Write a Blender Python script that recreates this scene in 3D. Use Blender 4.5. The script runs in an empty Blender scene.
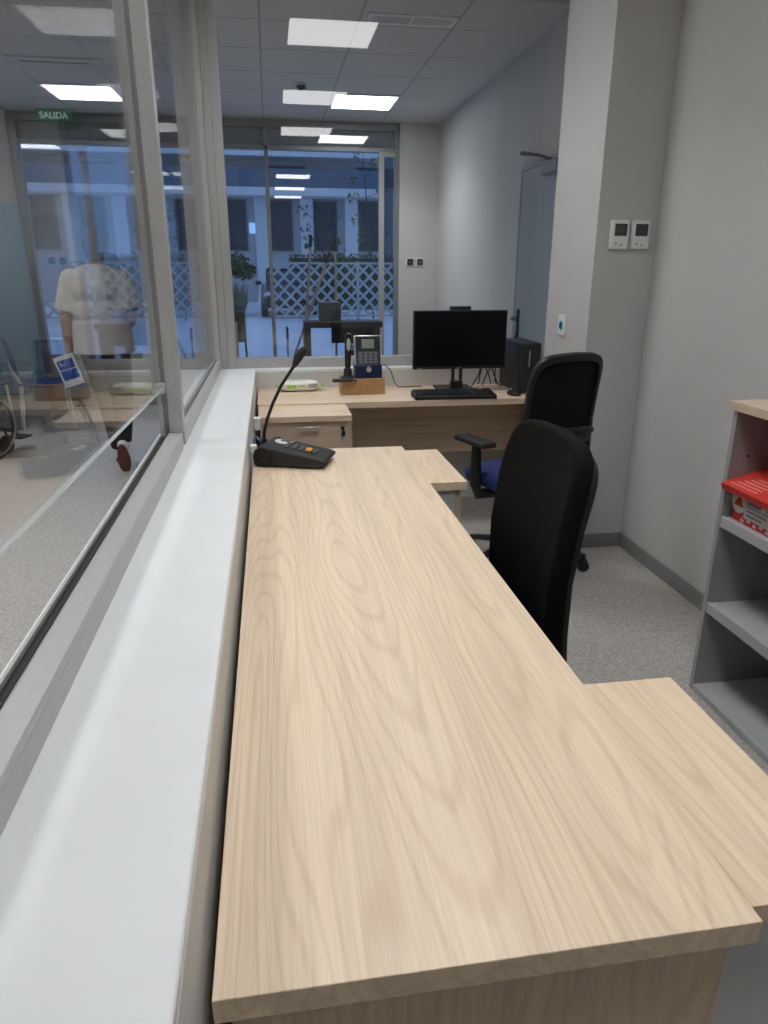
import bpy, bmesh, math, random
from mathutils import Vector, Matrix
random.seed(7)
R = math.radians
PI = math.pi
sc = bpy.context.scene
COL = sc.collection

# ------------------------------------------------------------------ helpers
def wm(o):
    m = Matrix.Identity(4)
    while o is not None:
        m = (Matrix.Translation(o.location) @ o.rotation_euler.to_matrix().to_4x4()) @ m
        o = o.parent
    return m

def tag(o, label=None, cat=None, group=None, kind=None):
    if label: o['label'] = label
    if cat: o['category'] = cat
    if group: o['group'] = group
    if kind: o['kind'] = kind
    return o

def thing(name, label, cat, loc, rz=0.0, group=None):
    o = bpy.data.objects.new(name, None)
    o.empty_display_size = 0.05
    COL.objects.link(o)
    o.location = loc
    o.rotation_euler = (0, 0, rz)
    return tag(o, label, cat, group)

def copy_tree(o, parent=None):
    c = o.copy()
    COL.objects.link(c)
    if parent: c.parent = parent
    for ch in list(o.children):
        copy_tree(ch, c)
    return c

class MB:
    def __init__(self): self.bm = bmesh.new()
    def box(self, x0, x1, y0, y1, z0, z1, M=None):
        vs = [self.bm.verts.new(Vector((x, y, z)) if M is None else M @ Vector((x, y, z)))
              for x in (x0, x1) for y in (y0, y1) for z in (z0, z1)]
        for f in ((0,1,3,2),(4,6,7,5),(0,4,5,1),(2,3,7,6),(0,2,6,4),(1,5,7,3)):
            self.bm.faces.new([vs[i] for i in f])
        return self
    def prism(self, poly, d0, d1, axis='z', M=None):
        def mk(a, b, d):
            v = {'z': (a, b, d), 'y': (a, d, b), 'x': (d, a, b)}[axis]
            v = Vector(v)
            return self.bm.verts.new(M @ v if M is not None else v)
        A = [mk(a, b, d0) for a, b in poly]; B = [mk(a, b, d1) for a, b in poly]
        n = len(poly)
        self.bm.faces.new(A); self.bm.faces.new(B[::-1])
        for i in range(n):
            self.bm.faces.new([A[i], B[i], B[(i+1) % n], A[(i+1) % n]])
        return self
    def tube(self, pts, rad, n=10, M=None, flat=1.0):
        pts = [Vector(p) for p in pts]
        if not isinstance(rad, (list, tuple)): rad = [rad]*len(pts)
        rings = []; up = None
        for i, p in enumerate(pts):
            t = (pts[min(i+1, len(pts)-1)] - pts[max(i-1, 0)]).normalized()
            if up is None:
                up = Vector((0, 0, 1)) if abs(t.z) < .9 else Vector((0, 1, 0))
            s = t.cross(up).normalized(); up = s.cross(t).normalized()
            ring = []
            for k in range(n):
                a = 2*PI*k/n
                q = p + (s*math.cos(a) + up*math.sin(a)*flat)*rad[i]
                ring.append(self.bm.verts.new(M @ q if M is not None else q))
            rings.append(ring)
        for a, b in zip(rings, rings[1:]):
            for k in range(n):
                self.bm.faces.new([a[k], a[(k+1) % n], b[(k+1) % n], b[k]])
        self.bm.faces.new(rings[0][::-1]); self.bm.faces.new(rings[-1])
        return self
    def cyl(self, p0, p1, r0, r1=None, n=20, M=None):
        return self.tube([p0, p1], [r0, r0 if r1 is None else r1], n, M)
    def ball(self, c, r, M=None, u=16, v=10):
        r = (r, r, r) if not isinstance(r, (list, tuple)) else r
        mat = Matrix.Translation(c) @ Matrix.Diagonal((r[0], r[1], r[2], 1))
        if M is not None: mat = M @ mat
        bmesh.ops.create_uvsphere(self.bm, u_segments=u, v_segments=v, radius=1, matrix=mat)
        return self
    def torus(self, c, R_, r, n=40, m=10, M=None):
        c = Vector(c); rings = []
        for i in range(n):
            a = 2*PI*i/n; ring = []
            for k in range(m):
                b = 2*PI*k/m
                q = c + Vector(((R_+r*math.cos(b))*math.cos(a), (R_+r*math.cos(b))*math.sin(a), r*math.sin(b)))
                ring.append(self.bm.verts.new(M @ q if M is not None else q))
            rings.append(ring)
        for i in range(n):
            a, b = rings[i], rings[(i+1) % n]
            for k in range(m):
                self.bm.faces.new([a[k], b[k], b[(k+1) % m], a[(k+1) % m]])
        return self
    def grid(self, fn, nu, nv):
        vs = [[self.bm.verts.new(fn(i/nu, j/nv)) for j in range(nv+1)] for i in range(nu+1)]
        for i in range(nu):
            for j in range(nv):
                self.bm.faces.new([vs[i][j], vs[i+1][j], vs[i+1][j+1], vs[i][j+1]])
        return self
    def quad(self, *ps):
        self.bm.faces.new([self.bm.verts.new(p) for p in ps]); return self
    def build(self, name, mat, parent=None, local=False, bevel=0, seg=2, smooth=35, normals=True):
        bm = self.bm
        if normals: bmesh.ops.recalc_face_normals(bm, faces=bm.faces)
        me = bpy.data.meshes.new(name)
        o = bpy.data.objects.new(name, me)
        COL.objects.link(o)
        if parent is not None:
            o.parent = parent
            if not local:
                bm.transform(wm(parent).inverted())
        else:
            xs = [v.co for v in bm.verts]
            c = Vector(((min(v.x for v in xs)+max(v.x for v in xs))/2,
                        (min(v.y for v in xs)+max(v.y for v in xs))/2, min(v.z for v in xs)))
            bm.transform(Matrix.Translation(-c)); o.location = c
        bm.to_mesh(me); bm.free()
        me.materials.append(mat)
        if smooth:
            for p in me.polygons: p.use_smooth = True
            me.set_sharp_from_angle(angle=R(smooth))
        if bevel:
            b = o.modifiers.new('bevel', 'BEVEL'); b.width = bevel; b.segments = seg
            b.limit_method = 'ANGLE'; b.angle_limit = R(40)
        return o

def B(*a): return MB().box(*a)

# ------------------------------------------------------------------ materials
def nodes(name):
    m = bpy.data.materials.new(name); m.use_nodes = True
    nt = m.node_tree
    bs = nt.nodes['Principled BSDF']
    return m, nt, bs
def N(nt, t, **k):
    n = nt.nodes.new(t)
    for a, v in k.items(): setattr(n, a, v)
    return n
def pm(name, col, rough=.5, metal=0.0, var=.05, scale=25, bump=0.0, spec=.5, coat=0, sheen=0):
    m, nt, bs = nodes(name)
    tc = N(nt, 'ShaderNodeTexCoord'); nz = N(nt, 'ShaderNodeTexNoise')
    nz.inputs['Scale'].default_value = scale; nz.inputs['Detail'].default_value = 4
    nt.links.new(tc.outputs['Object'], nz.inputs['Vector'])
    cr = N(nt, 'ShaderNodeValToRGB')
    cr.color_ramp.elements[0].position = .3; cr.color_ramp.elements[1].position = .7
    cr.color_ramp.elements[0].color = [c*(1-var) for c in col] + [1]
    cr.color_ramp.elements[1].color = [min(1, c*(1+var)) for c in col] + [1]
    nt.links.new(nz.outputs['Fac'], cr.inputs['Fac'])
    nt.links.new(cr.outputs['Color'], bs.inputs['Base Color'])
    bs.inputs['Roughness'].default_value = rough; bs.inputs['Metallic'].default_value = metal
    bs.inputs['Specular IOR Level'].default_value = spec
    if coat: bs.inputs['Coat Weight'].default_value = coat
    if sheen: bs.inputs['Sheen Weight'].default_value = sheen
    if bump:
        bp = N(nt, 'ShaderNodeBump'); bp.inputs['Strength'].default_value = bump
        bp.inputs['Distance'].default_value = .002
        nt.links.new(nz.outputs['Fac'], bp.inputs['Height']); nt.links.new(bp.outputs['Normal'], bs.inputs['Normal'])
    return m
def emit(name, col, st):
    m, nt, bs = nodes(name)
    bs.inputs['Base Color'].default_value = (*col, 1)
    bs.inputs['Emission Color'].default_value = (*col, 1)
    bs.inputs['Emission Strength'].default_value = st
    return m
def wood(name, light, mid, dark, rot=0.0, seed=0.0, rough=.42, vert=False):
    m, nt, bs = nodes(name)
    L = nt.links.new
    tc = N(nt, 'ShaderNodeTexCoord'); mp = N(nt, 'ShaderNodeMapping')
    mp.inputs['Rotation'].default_value = (R(90) if vert else 0, 0, rot)
    mp.inputs['Location'].default_value = (seed, seed*1.7, seed*.6)
    L(tc.outputs['Object'], mp.inputs['Vector'])
    def stretched(sx, sy, scale, detail, dist=0, rough_=.55):
        s = N(nt, 'ShaderNodeMapping'); s.inputs['Scale'].default_value = (sx, sy, sx)
        L(mp.outputs['Vector'], s.inputs['Vector'])
        n = N(nt, 'ShaderNodeTexNoise'); n.inputs['Scale'].default_value = scale
        n.inputs['Detail'].default_value = detail; n.inputs['Distortion'].default_value = dist
        n.inputs['Roughness'].default_value = rough_
        L(s.outputs['Vector'], n.inputs['Vector']); return n
    big = stretched(1, .10, 3.4, 2, .35, .45)
    streak = stretched(1, .03, 34, 5, .2)
    fine = stretched(1, .016, 260, 3, 0)
    board = stretched(1, .03, 6, 2, .2)
    # contour lines of a slow, stretched noise give long cathedral figures
    mul = N(nt, 'ShaderNodeMath', operation='MULTIPLY'); mul.inputs[1].default_value = 210
    L(big.outputs['Fac'], mul.inputs[0])
    wob = N(nt, 'ShaderNodeMath', operation='MULTIPLY_ADD'); wob.inputs[1].default_value = 4.0
    L(streak.outputs['Fac'], wob.inputs[0]); L(mul.outputs[0], wob.inputs[2])
    sn = N(nt, 'ShaderNodeMath', operation='SINE'); L(wob.outputs[0], sn.inputs[0])
    def ramp(src, p0, p1, c0, c1):
        r = N(nt, 'ShaderNodeValToRGB'); e = r.color_ramp.elements
        e[0].position = p0; e[1].position = p1; e[0].color = (*c0, 1); e[1].color = (*c1, 1)
        L(src, r.inputs['Fac']); return r
    def mix(f, a, b, blend='MIX'):
        x = N(nt, 'ShaderNodeMix', data_type='RGBA', blend_type=blend)
        if isinstance(f, float): x.inputs['Factor'].default_value = f
        else: L(f, x.inputs['Factor'])
        L(a, x.inputs['A']); L(b, x.inputs['B']); return x.outputs['Result']
    base = ramp(board.outputs['Fac'], .36, .64, mid, light)
    st = ramp(streak.outputs['Fac'], .38, .66, dark, light)
    c = mix(.48, base.outputs['Color'], st.outputs['Color'])
    lines = ramp(sn.outputs[0], .35, 1.0, (1, 1, 1), (.80, .735, .68))
    c = mix(.42, c, lines.outputs['Color'], 'MULTIPLY')
    fr = ramp(fine.outputs['Fac'], .35, .62, (.88, .85, .81), (1, 1, 1))
    c = mix(.7, c, fr.outputs['Color'], 'MULTIPLY')
    L(c, bs.inputs['Base Color'])
    bs.inputs['Roughness'].default_value = rough
    bp = N(nt, 'ShaderNodeBump'); bp.inputs['Strength'].default_value = .08; bp.inputs['Distance'].default_value = .0006
    L(fine.outputs['Fac'], bp.inputs['Height']); L(bp.outputs['Normal'], bs.inputs['Normal'])
    return m
WL, WM_, WD = (.89, .725, .55), (.82, .655, .495), (.66, .515, .39)
M_wood = wood('light_wood_along', WL, WM_, WD, 0, 3.1)
M_woodx = wood('light_wood_across', WL, WM_, WD, R(90), 6.3)
M_wood2 = wood('light_wood_cabinet', (.90, .73, .55), (.83, .655, .49), (.66, .51, .38), 0, 9.7)
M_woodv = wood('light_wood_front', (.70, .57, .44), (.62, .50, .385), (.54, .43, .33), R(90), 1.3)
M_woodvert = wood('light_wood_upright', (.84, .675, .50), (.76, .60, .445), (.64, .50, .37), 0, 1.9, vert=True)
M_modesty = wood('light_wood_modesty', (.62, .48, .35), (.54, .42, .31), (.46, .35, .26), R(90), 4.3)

def glass_mat(name, tint, boost=1.0):
    m = bpy.data.materials.new(name); m.use_nodes = True; nt = m.node_tree; nt.nodes.clear(); L = nt.links.new
    out = N(nt, 'ShaderNodeOutputMaterial'); tr = N(nt, 'ShaderNodeBsdfTransparent'); gl = N(nt, 'ShaderNodeBsdfGlossy')
    tr.inputs['Color'].default_value = (*tint, 1); gl.inputs['Roughness'].default_value = 0.0
    g = N(nt, 'ShaderNodeNewGeometry'); d = N(nt, 'ShaderNodeVectorMath', operation='DOT_PRODUCT')
    L(g.outputs['Normal'], d.inputs[0]); L(g.outputs['Incoming'], d.inputs[1])
    ab = N(nt, 'ShaderNodeMath', operation='ABSOLUTE'); L(d.outputs['Value'], ab.inputs[0])
    s = N(nt, 'ShaderNodeMath', operation='SUBTRACT'); s.inputs[0].default_value = 1; L(ab.outputs[0], s.inputs[1])
    p = N(nt, 'ShaderNodeMath', operation='POWER'); p.inputs[1].default_value = 5; L(s.outputs[0], p.inputs[0])
    q = N(nt, 'ShaderNodeMath', operation='MULTIPLY_ADD'); q.inputs[1].default_value = .85; q.inputs[2].default_value = .045*boost
    L(p.outputs[0], q.inputs[0])
    # clear and mirror shaders mixed by viewing angle
    mx = N(nt, 'ShaderNodeMixShader'); L(q.outputs[0], mx.inputs['Fac']); L(tr.outputs[0], mx.inputs[1]); L(gl.outputs[0], mx.inputs[2])
    L(mx.outputs[0], out.inputs['Surface'])
    return m
M_glass = glass_mat('booth_glass', (.965, .97, .97), .9)
M_fglass = glass_mat('facade_glass', (.93, .95, .97), 2.2)

M_gedge = pm('polished_glass_edge', (.62, .68, .66), .25)
M_wall = pm('grey_wall_paint', (.58, .58, .575), .75, var=.015, scale=6, bump=.03)
M_hallwall = pm('hall_wall_paint', (.60, .60, .59), .75, var=.015, scale=6, bump=.03)
M_ledge = pm('white_ledge_paint', (.775, .80, .825), .42, var=.02, scale=7, bump=.05)
M_lowwall = pm('low_wall_paint', (.60, .60, .59), .65, var=.02, scale=9, bump=.04)
M_alu = pm('anodised_aluminium', (.47, .47, .468), .45, .35, var=.03, scale=60)
M_alud = pm('grey_aluminium', (.30, .31, .32), .45, .5, var=.03, scale=60)
M_rubber = pm('black_rubber_and_channel', (.015, .015, .016), .7)
M_base = pm('grey_baseboard', (.24, .24, .24), .5, var=.03)
M_blk = pm('black_plastic', (.009, .009, .010), .45, var=.15, scale=200)
M_blk2 = pm('matte_black_plastic', (.013, .0135, .015), .6, var=.15, scale=300, bump=.1)
M_char = pm('charcoal_plastic', (.035, .037, .04), .45, var=.1, scale=200)
M_screen = pm('dark_screen', (.004, .004, .006), .3, var=.1, spec=.2)
M_fabric = pm('black_chair_fabric', (.006, .006, .0065), .9, var=.25, scale=500, bump=.5, spec=.12)
M_mesh = pm('black_mesh_fabric', (.008, .008, .009), .8, var=.4, scale=700, bump=.5, spec=.2)
M_blue = pm('blue_seat_fabric', (.012, .028, .14), .8, var=.2, scale=400, bump=.4)
M_wht = pm('white_plastic', (.80, .81, .82), .4, var=.02)
M_greyp = pm('grey_laminate', (.34, .34, .355), .5, var=.03, scale=12)
M_greyl = pm('pale_grey_laminate', (.43, .435, .45), .5, var=.03, scale=12)
M_pedside = pm('cabinet_white_grey', (.66, .675, .70), .45, var=.02)
M_silver = pm('brushed_silver', (.70, .70, .70), .32, .9, var=.04, scale=90)
M_card = pm('brown_cardboard', (.40, .235, .105), .8, var=.06, scale=20, bump=.05)
M_navy = pm('navy_plastic', (.006, .016, .065), .35)
M_lcd = pm('lcd_grey_green', (.20, .22, .20), .3)
M_lcdk = pm('lcd_dark', (.045, .05, .05), .25)
M_key = pm('grey_keys', (.055, .06, .085), .5)
M_key2 = pm('key_tops', (.16, .17, .21), .5)
M_orange = pm('orange_button', (.75, .30, .03), .4)
M_cyan = pm('cyan_disc', (.03, .42, .55), .4)
M_red = pm('red_carton', (.62, .045, .035), .5, var=.05)
M_redin = pm('carton_inside', (.30, .26, .22), .8)
M_print = pm('white_print', (.75, .72, .70), .6)
M_printr = pm('pale_red_print', (.80, .33, .30), .6)
M_inkg = pm('grey_print', (.30, .32, .34), .6)
M_green = pm('leaf_green_film', (.30, .55, .10), .4, var=.2, scale=40)
M_film = pm('white_glossy_film', (.74, .76, .70), .25, var=.08, scale=30, bump=.2)
M_blucab = pm('blue_cable', (.06, .22, .50), .5)
M_doorm = pm('blue_grey_door', (.36, .40, .44), .5, var=.03)
M_teal = pm('dusky_blue_panel', (.07, .15, .22), .55, var=.05)
M_skin = pm('skin', (.42, .24, .17), .55, var=.06)
M_hair = pm('dark_grey_hair', (.05, .045, .055), .6, var=.3, scale=80, bump=.5)
M_tee = pm('white_tshirt_cotton', (.66, .64, .62), .85, var=.05, scale=14, bump=.3)
M_pant = pm('black_trousers', (.013, .013, .016), .8, var=.2, scale=40)
M_shoe = pm('white_shoe', (.70, .66, .64), .5)
M_sole = pm('brown_sole', (.13, .04, .03), .6)
M_lblue = pm('blue_label', (.015, .09, .42), .4)
M_signg = emit('sign_green', (.006, .075, .035), .55)
M_signw = emit('sign_white', (.6, .8, .72), .35)

def ceiling_mat():
    m, nt, bs = nodes('ceiling_tiles'); L = nt.links.new
    tc = N(nt, 'ShaderNodeTexCoord'); sp = N(nt, 'ShaderNodeSeparateXYZ'); L(tc.outputs['Object'], sp.inputs[0])
    def line(sock, off):
        a = N(nt, 'ShaderNodeMath', operation='ADD'); a.inputs[1].default_value = off + 60; L(sock, a.inputs[0])
        w = N(nt, 'ShaderNodeMath', operation='PINGPONG'); w.inputs[1].default_value = .3; L(a.outputs[0], w.inputs[0])
        l = N(nt, 'ShaderNodeMath', operation='LESS_THAN'); l.inputs[1].default_value = .008; L(w.outputs[0], l.inputs[0]); return l
    ol = CEIL_O
    lx = line(sp.outputs['X'], ol[0]-.02); ly = line(sp.outputs['Y'], ol[1]-.28)
    mx = N(nt, 'ShaderNodeMath', operation='MAXIMUM'); L(lx.outputs[0], mx.inputs[0]); L(ly.outputs[0], mx.inputs[1])
    # plain plasterboard margin along the right wall: no tile joints there
    ed = N(nt, 'ShaderNodeMath', operation='LESS_THAN'); ed.inputs[1].default_value = 1.50 - ol[0]; L(sp.outputs['X'], ed.inputs[0])
    mk = N(nt, 'ShaderNodeMath', operation='MULTIPLY'); L(mx.outputs[0], mk.inputs[0]); L(ed.outputs[0], mk.inputs[1]); mx = mk
    nz = N(nt, 'ShaderNodeTexNoise'); nz.inputs['Scale'].default_value = 300; L(tc.outputs['Object'], nz.inputs['Vector'])
    cr = N(nt, 'ShaderNodeValToRGB'); cr.color_ramp.elements[0].color = (.60, .60, .595, 1); cr.color_ramp.elements[1].color = (.68, .68, .675, 1)
    L(nz.outputs['Fac'], cr.inputs['Fac'])
    c = N(nt, 'ShaderNodeMix', data_type='RGBA'); L(mx.outputs[0], c.inputs['Factor']); L(cr.outputs['Color'], c.inputs['A']); c.inputs['B'].default_value = (.44, .44, .44, 1)
    L(c.outputs['Result'], bs.inputs['Base Color']); bs.inputs['Roughness'].default_value = .9
    return m
def floor_mat():
    m, nt, bs = nodes('speckled_vinyl'); L = nt.links.new
    tc = N(nt, 'ShaderNodeTexCoord')
    vo = N(nt, 'ShaderNodeTexVoronoi'); vo.inputs['Scale'].default_value = 190; L(tc.outputs['Object'], vo.inputs['Vector'])
    nz = N(nt, 'ShaderNodeTexNoise'); nz.inputs['Scale'].default_value = 260; nz.inputs['Detail'].default_value = 3; L(tc.outputs['Object'], nz.inputs['Vector'])
    big = N(nt, 'ShaderNodeTexNoise'); big.inputs['Scale'].default_value = 2.2; L(tc.outputs['Object'], big.inputs['Vector'])
    cr = N(nt, 'ShaderNodeValToRGB'); e = cr.color_ramp.elements
    e[0].color = (.27, .255, .235, 1); e[1].color = (.60, .575, .54, 1); e[0].position = .2; e[1].position = .85
    n = e.new(.5); n.color = (.43, .415, .39, 1)
    sepc = N(nt, 'ShaderNodeSeparateColor'); L(vo.outputs['Color'], sepc.inputs[0])
    md = N(nt, 'ShaderNodeMix', data_type='FLOAT'); md.inputs['Factor'].default_value = .5
    L(sepc.outputs[0], md.inputs['A']); L(nz.outputs['Fac'], md.inputs['B']); L(md.outputs['Result'], cr.inputs['Fac'])
    L(cr.outputs['Color'], bs.inputs['Base Color']); bs.inputs['Roughness'].default_value = .4
    return m

# ------------------------------------------------------------------ key dimensions
H = 1.42; ZC = 2.86; XW = 1.83; YF = 8.10; XL = -3.6; YB = -2.7
LEDGE = .855; RAIL = .91

def struct(name, mb, mat, parent=None, bevel=0):
    o = mb.build(name, mat, parent, bevel=bevel)
    if parent is None: o['kind'] = 'structure'
    return o

# floor, ceiling, walls
struct('floor', B(XL-.2, XW+.2, YB-.2, YF+.12, -.12, 0), floor_mat())
CEIL_O = ((XL+XW)/2, (YB-.2+YF+.12)/2)
struct('ceiling', B(XL-.2, XW+.2, YB-.2, YF+.12, ZC, ZC+.12), ceiling_mat())
struct('wall_right', B(XW, XW+.15, YB-.2, YF+.12, 0, ZC), M_wall)
struct('wall_left', B(XL-.15, XL, YB-.2, YF+.12, 0, ZC), M_hallwall)
struct('wall_back', B(XL, XW, YB-.15, YB, 0, ZC), pm('rear_wall_paint', (.60, .60, .59), .8, var=.02, scale=5))
struct('wall_facade_right', B(1.42, XW, YF-.02, YF+.10, 0, ZC), M_hallwall)
struct('wall_facade_left', B(XL, -2.42, YF-.02, YF+.10, 0, ZC), M_hallwall)
struct('wall_pillar', B(1.53, XW-.001, 3.36, 3.91, 0, ZC), M_wall)
# low booth wall: L shape, and its return behind the viewpoint
lw = MB(); lw.box(-.42, -.103, -1.6, 4.56, 0, LEDGE-.02); lw.box(-.1025, XW-.001, 4.33, 4.56, 0, LEDGE-.02)
struct('wall_low_partition', lw, M_lowwall)
tr = MB(); tr.prism([(-.42, -1.6), (-.103, -1.6), (-.103, 4.33), (XW-.001, 4.33), (XW-.001, 4.56), (-.42, 4.56)], LEDGE-.02, LEDGE)
struct('trim_1', tr, M_ledge, bevel=.003)
struct('wall_back_low', B(-.42, XW-.001, -1.8, -1.6, 0, LEDGE), M_lowwall)
# baseboards
struct('baseboard_right', B(XW-.012, XW, -1.6, 3.36, 0, .075), M_base, bevel=.002)
bb = MB(); bb.box(1.518, XW-.012, 3.348, 3.36, 0, .075); bb.box(1.518, 1.53, 3.36, 3.91, 0, .075)
struct('baseboard_pillar', bb, M_base, bevel=.002)
struct('baseboard_hall', B(XW-.012, XW, 5.45, YF-.02, 0, .075), M_base, bevel=.002)

# booth glazing -----------------------------------------------------------------
def rail_left(y0, y1, gx=-.362):
    m = MB()
    m.box(gx-.018, -.306, y0, y1, LEDGE, RAIL-.016)       # lower profile
    m.box(gx+.008, -.306, y0, y1, RAIL-.016, RAIL)        # inner lip
    m.box(gx-.016, gx-.010, y0, y1, RAIL-.016, RAIL-.004) # outer bead
    m.box(gx-.018, -.306, y0, y1, ZC-.06, ZC-.001)        # head
    return m
f1 = rail_left(-1.6, 2.375)
f1.box(-.346, -.301, 2.375, 2.43, RAIL, ZC-.001)         # mullion: inner half
f1.box(-.378, -.362, 2.378, 2.427, RAIL-.016, ZC-.001)   # mullion: outer cover
f1.box(-.363, -.345, 2.390, 2.42, RAIL-.016, ZC-.001)
w1 = struct('window_1', f1, M_alu, bevel=.0015)
T = Matrix.Translation((-.357, 1.8, 0)) @ Matrix.Rotation(R(-.8), 4, 'Z')
gp = MB().box(-.004, .004, -3.35, .574, 1.0665, ZC-.061, T).build('glass_pane', M_glass, w1, smooth=0)
ge = MB().box(-.004, .004, -3.35, .574, 1.0625, 1.066, T).build('polished_edge', M_gedge, gp, smooth=0)
B(-.372, -.346, 2.330, 2.374, 1.045, 1.075).build('glass_clamp', M_alu, w1, bevel=.002)
gk = MB(); gk.box(-.3715, -.3542, -1.6, 2.374, RAIL-.0155, RAIL-.012); gk.box(-.3538, -.3495, -1.6, 2.374, RAIL-.014, RAIL+.003)
gk.build('channel_dark', M_rubber, w1)  # black strips standing in for the dark of the empty channel
f2 = rail_left(2.431, 4.345, -.334)
f2.box(-.380, -.304, 4.345, 4.46, LEDGE, ZC-.001)
w2 = struct('window_2', f2, M_alu, bevel=.0015)
B(-.338, -.330, 2.432, 4.344, RAIL-.015, ZC-.061).build('glass_pane', M_glass, w2, smooth=0)
f3 = MB()
f3.box(-.303, -.262, 4.40, 4.475, LEDGE, ZC-.001); f3.box(-.261, -.212, 4.405, 4.47, LEDGE, ZC-.001)
f3.box(-.212, XW-.001, 4.415, 4.485, LEDGE, RAIL-.01)
f3.box(-.212, XW-.001, 4.415, 4.441, RAIL-.01, RAIL+.004); f3.box(-.212, XW-.001, 4.455, 4.485, RAIL-.01, RAIL+.004)
f3.box(-.212, XW-.001, 4.415, 4.485, ZC-.014, ZC-.001)
w3 = struct('window_3', f3, M_alu, bevel=.0015)
B(-.213, XW-.002, 4.444, 4.452, RAIL-.006, ZC-.013).build('glass_pane', M_glass, w3, smooth=0)

# street facade -----------------------------------------------------------------
ff = MB()
for x0, x1 in ((-2.42, -2.34), (.015, .055), (1.375, 1.42)):
    ff.box(x0, x1, YF, YF+.09, 0, ZC-.05)
ff.box(-2.42, 1.42, YF, YF+.09, ZC-.075, ZC-.001)
ff.box(-2.34, 1.375, YF, YF+.09, 2.585, 2.625)
ff.box(-2.34, 1.375, YF, YF+.09, 0, .10)
w4 = struct('window_4', ff, M_alud, bevel=.002)
B(-2.34, 1.375, YF+.05, YF+.08, 2.625, ZC-.075).build('transom_panel', M_greyp, w4)
B(-2.34, 1.375, YF+.03, YF+.036, 2.625, ZC-.075).build('transom_glass', M_fglass, w4, smooth=0)
B(-2.34, -.36, YF+.02, YF+.039, .10, .56).build('base_panel', M_hallwall, w4)
B(-2.34, .015, YF+.04, YF+.048, .10, 2.585).build('glass_pane', M_fglass, w4, smooth=0)
B(.055, 1.375, YF+.04, YF+.048, .10, 2.585).build('glass_pane', M_fglass, w4, smooth=0)
pf = MB(); pf.box(1.20, 1.255, YF-.03, YF+.035, .10, 2.585); pf.box(1.255, 1.375, YF-.01, YF+.03, 2.545, 2.585)
pf.build('side_frame', M_alu, w4, bevel=.002)

# hall door ----------------------------------------------------------------------
d = B(XW-.016, XW-.001, 4.42, 5.285, 0.005, 2.08)
door = struct('door_1', d, M_doorm, bevel=.003)
fr = MB(); fr.box(XW-.020, XW-.001, 5.287, 5.315, 0, 2.11); fr.box(XW-.020, XW-.001, 4.40, 5.287, 2.082, 2.11)
fr.build('door_frame', M_doorm, door, bevel=.002)
hd = MB(); hd.box(XW-.026, XW-.0155, 5.17, 5.215, .92, 1.15)
hd.cyl((XW-.02, 5.19, 1.085), (XW-.068, 5.19, 1.085), .013); hd.tube([(XW-.068, 5.185, 1.085), (XW-.070, 5.13, 1.085), (XW-.068, 5.06, 1.083)], .012)
hd.cyl((XW-.026, 5.19, .955), (XW-.036, 5.19, .955), .016)
hd.build('door_handle', M_blk, door, bevel=.002)
dc = MB(); dc.box(XW-.065, XW-.0165, 4.55, 4.80, 2.000, 2.075)
dcl = dc.build('door_closer', M_alud, door, bevel=.004)
MB().tube([(XW-.045, 4.66, 2.077), (XW-.06, 4.85, 2.125), (XW-.055, 5.20, 2.185)], [.012, .013, .020], flat=.7).build('closer_arm', M_blk, dcl)

# ------------------------------------------------------------------ ceiling fittings
M_panel = emit('light_diffuser', (1, .995, .985), 8.5)
LAMP_W = 6.5
def ceiling_light(x, y, label, s=.54, group=None, watts=None):
    t = thing('ceiling_light', label, 'ceiling light', (x, y, ZC), 0, group)
    h = s/2; f = MB(); z0, z1 = -.012, -.0005
    f.box(-h-.02, h+.02, -h-.02, -h, z0, z1); f.box(-h-.02, h+.02, h, h+.02, z0, z1)
    f.box(-h-.02, -h, -h, h, z0, z1); f.box(h, h+.02, -h, h, z0, z1)
    f.build('frame', M_wht, t, local=True, bevel=.001)
    B(-h, h, -h, h, -.009, -.001).build('diffuser', M_panel, t, local=True, smooth=0)
    ld = bpy.data.lights.new('panel_lamp', 'AREA'); ld.shape = 'SQUARE'; ld.size = s-.02; ld.energy = watts or LAMP_W; ld.spread = R(125); ld.color = (1, .995, .985)
    lo = bpy.data.objects.new('panel_lamp', ld); COL.objects.link(lo); lo.parent = t; lo.location = (0, 0, -.016)
    return t
ceiling_light(.925, 7.17, 'bright square ceiling light panel in the hall just before the street window', watts=11)
ceiling_light(.47, 3.64, 'square ceiling light over the booth nearest the front glazing, seen as the topmost reflection')
ceiling_light(.47, 1.84, 'square ceiling light over the long desk, seen as the second reflected panel')
ceiling_light(.48, .22, 'square ceiling light over the near desk end, seen as the third reflected panel', watts=5.5)
ceiling_light(-2.75, 6.2, 'added unseen square ceiling light at the far left of the hall', watts=11)  # out-of-view panel added to light the hall
ceiling_light(-1.75, 3.7, 'added unseen square ceiling light over the left aisle beyond the side glazing', watts=11)  # out-of-view panel added to brighten the walking person
ceiling_light(-1.75, 1.6, 'added unseen square ceiling light over the left aisle beside the near end of the booth', watts=11)  # second out-of-view panel added for more light in the aisle
t = thing('ceiling_vent', 'long slotted air vent in the hall ceiling tiles above the booth glazing', 'air vent', (.935, 4.93, ZC))
m = MB(); m.box(-.27, .27, -.09, -.06, -.010, 0); m.box(-.27, .27, .06, .09, -.010, 0); m.box(-.27, -.245, -.06, .06, -.010, 0); m.box(.245, .27, -.06, .06, -.010, 0); m.box(-.006, .006, -.06, .06, -.009, 0)
m.build('frame', M_wht, t, local=True, bevel=.001)
m = MB()
for k in range(4): m.box(-.245, .245, -.047+k*.028, -.043+k*.028, -.010, -.001)
m.build('slats', M_wht, t, local=True)
B(-.245, .245, -.06, .06, -.002, -.0005).build('backing', M_greyl, t, local=True)
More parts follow.
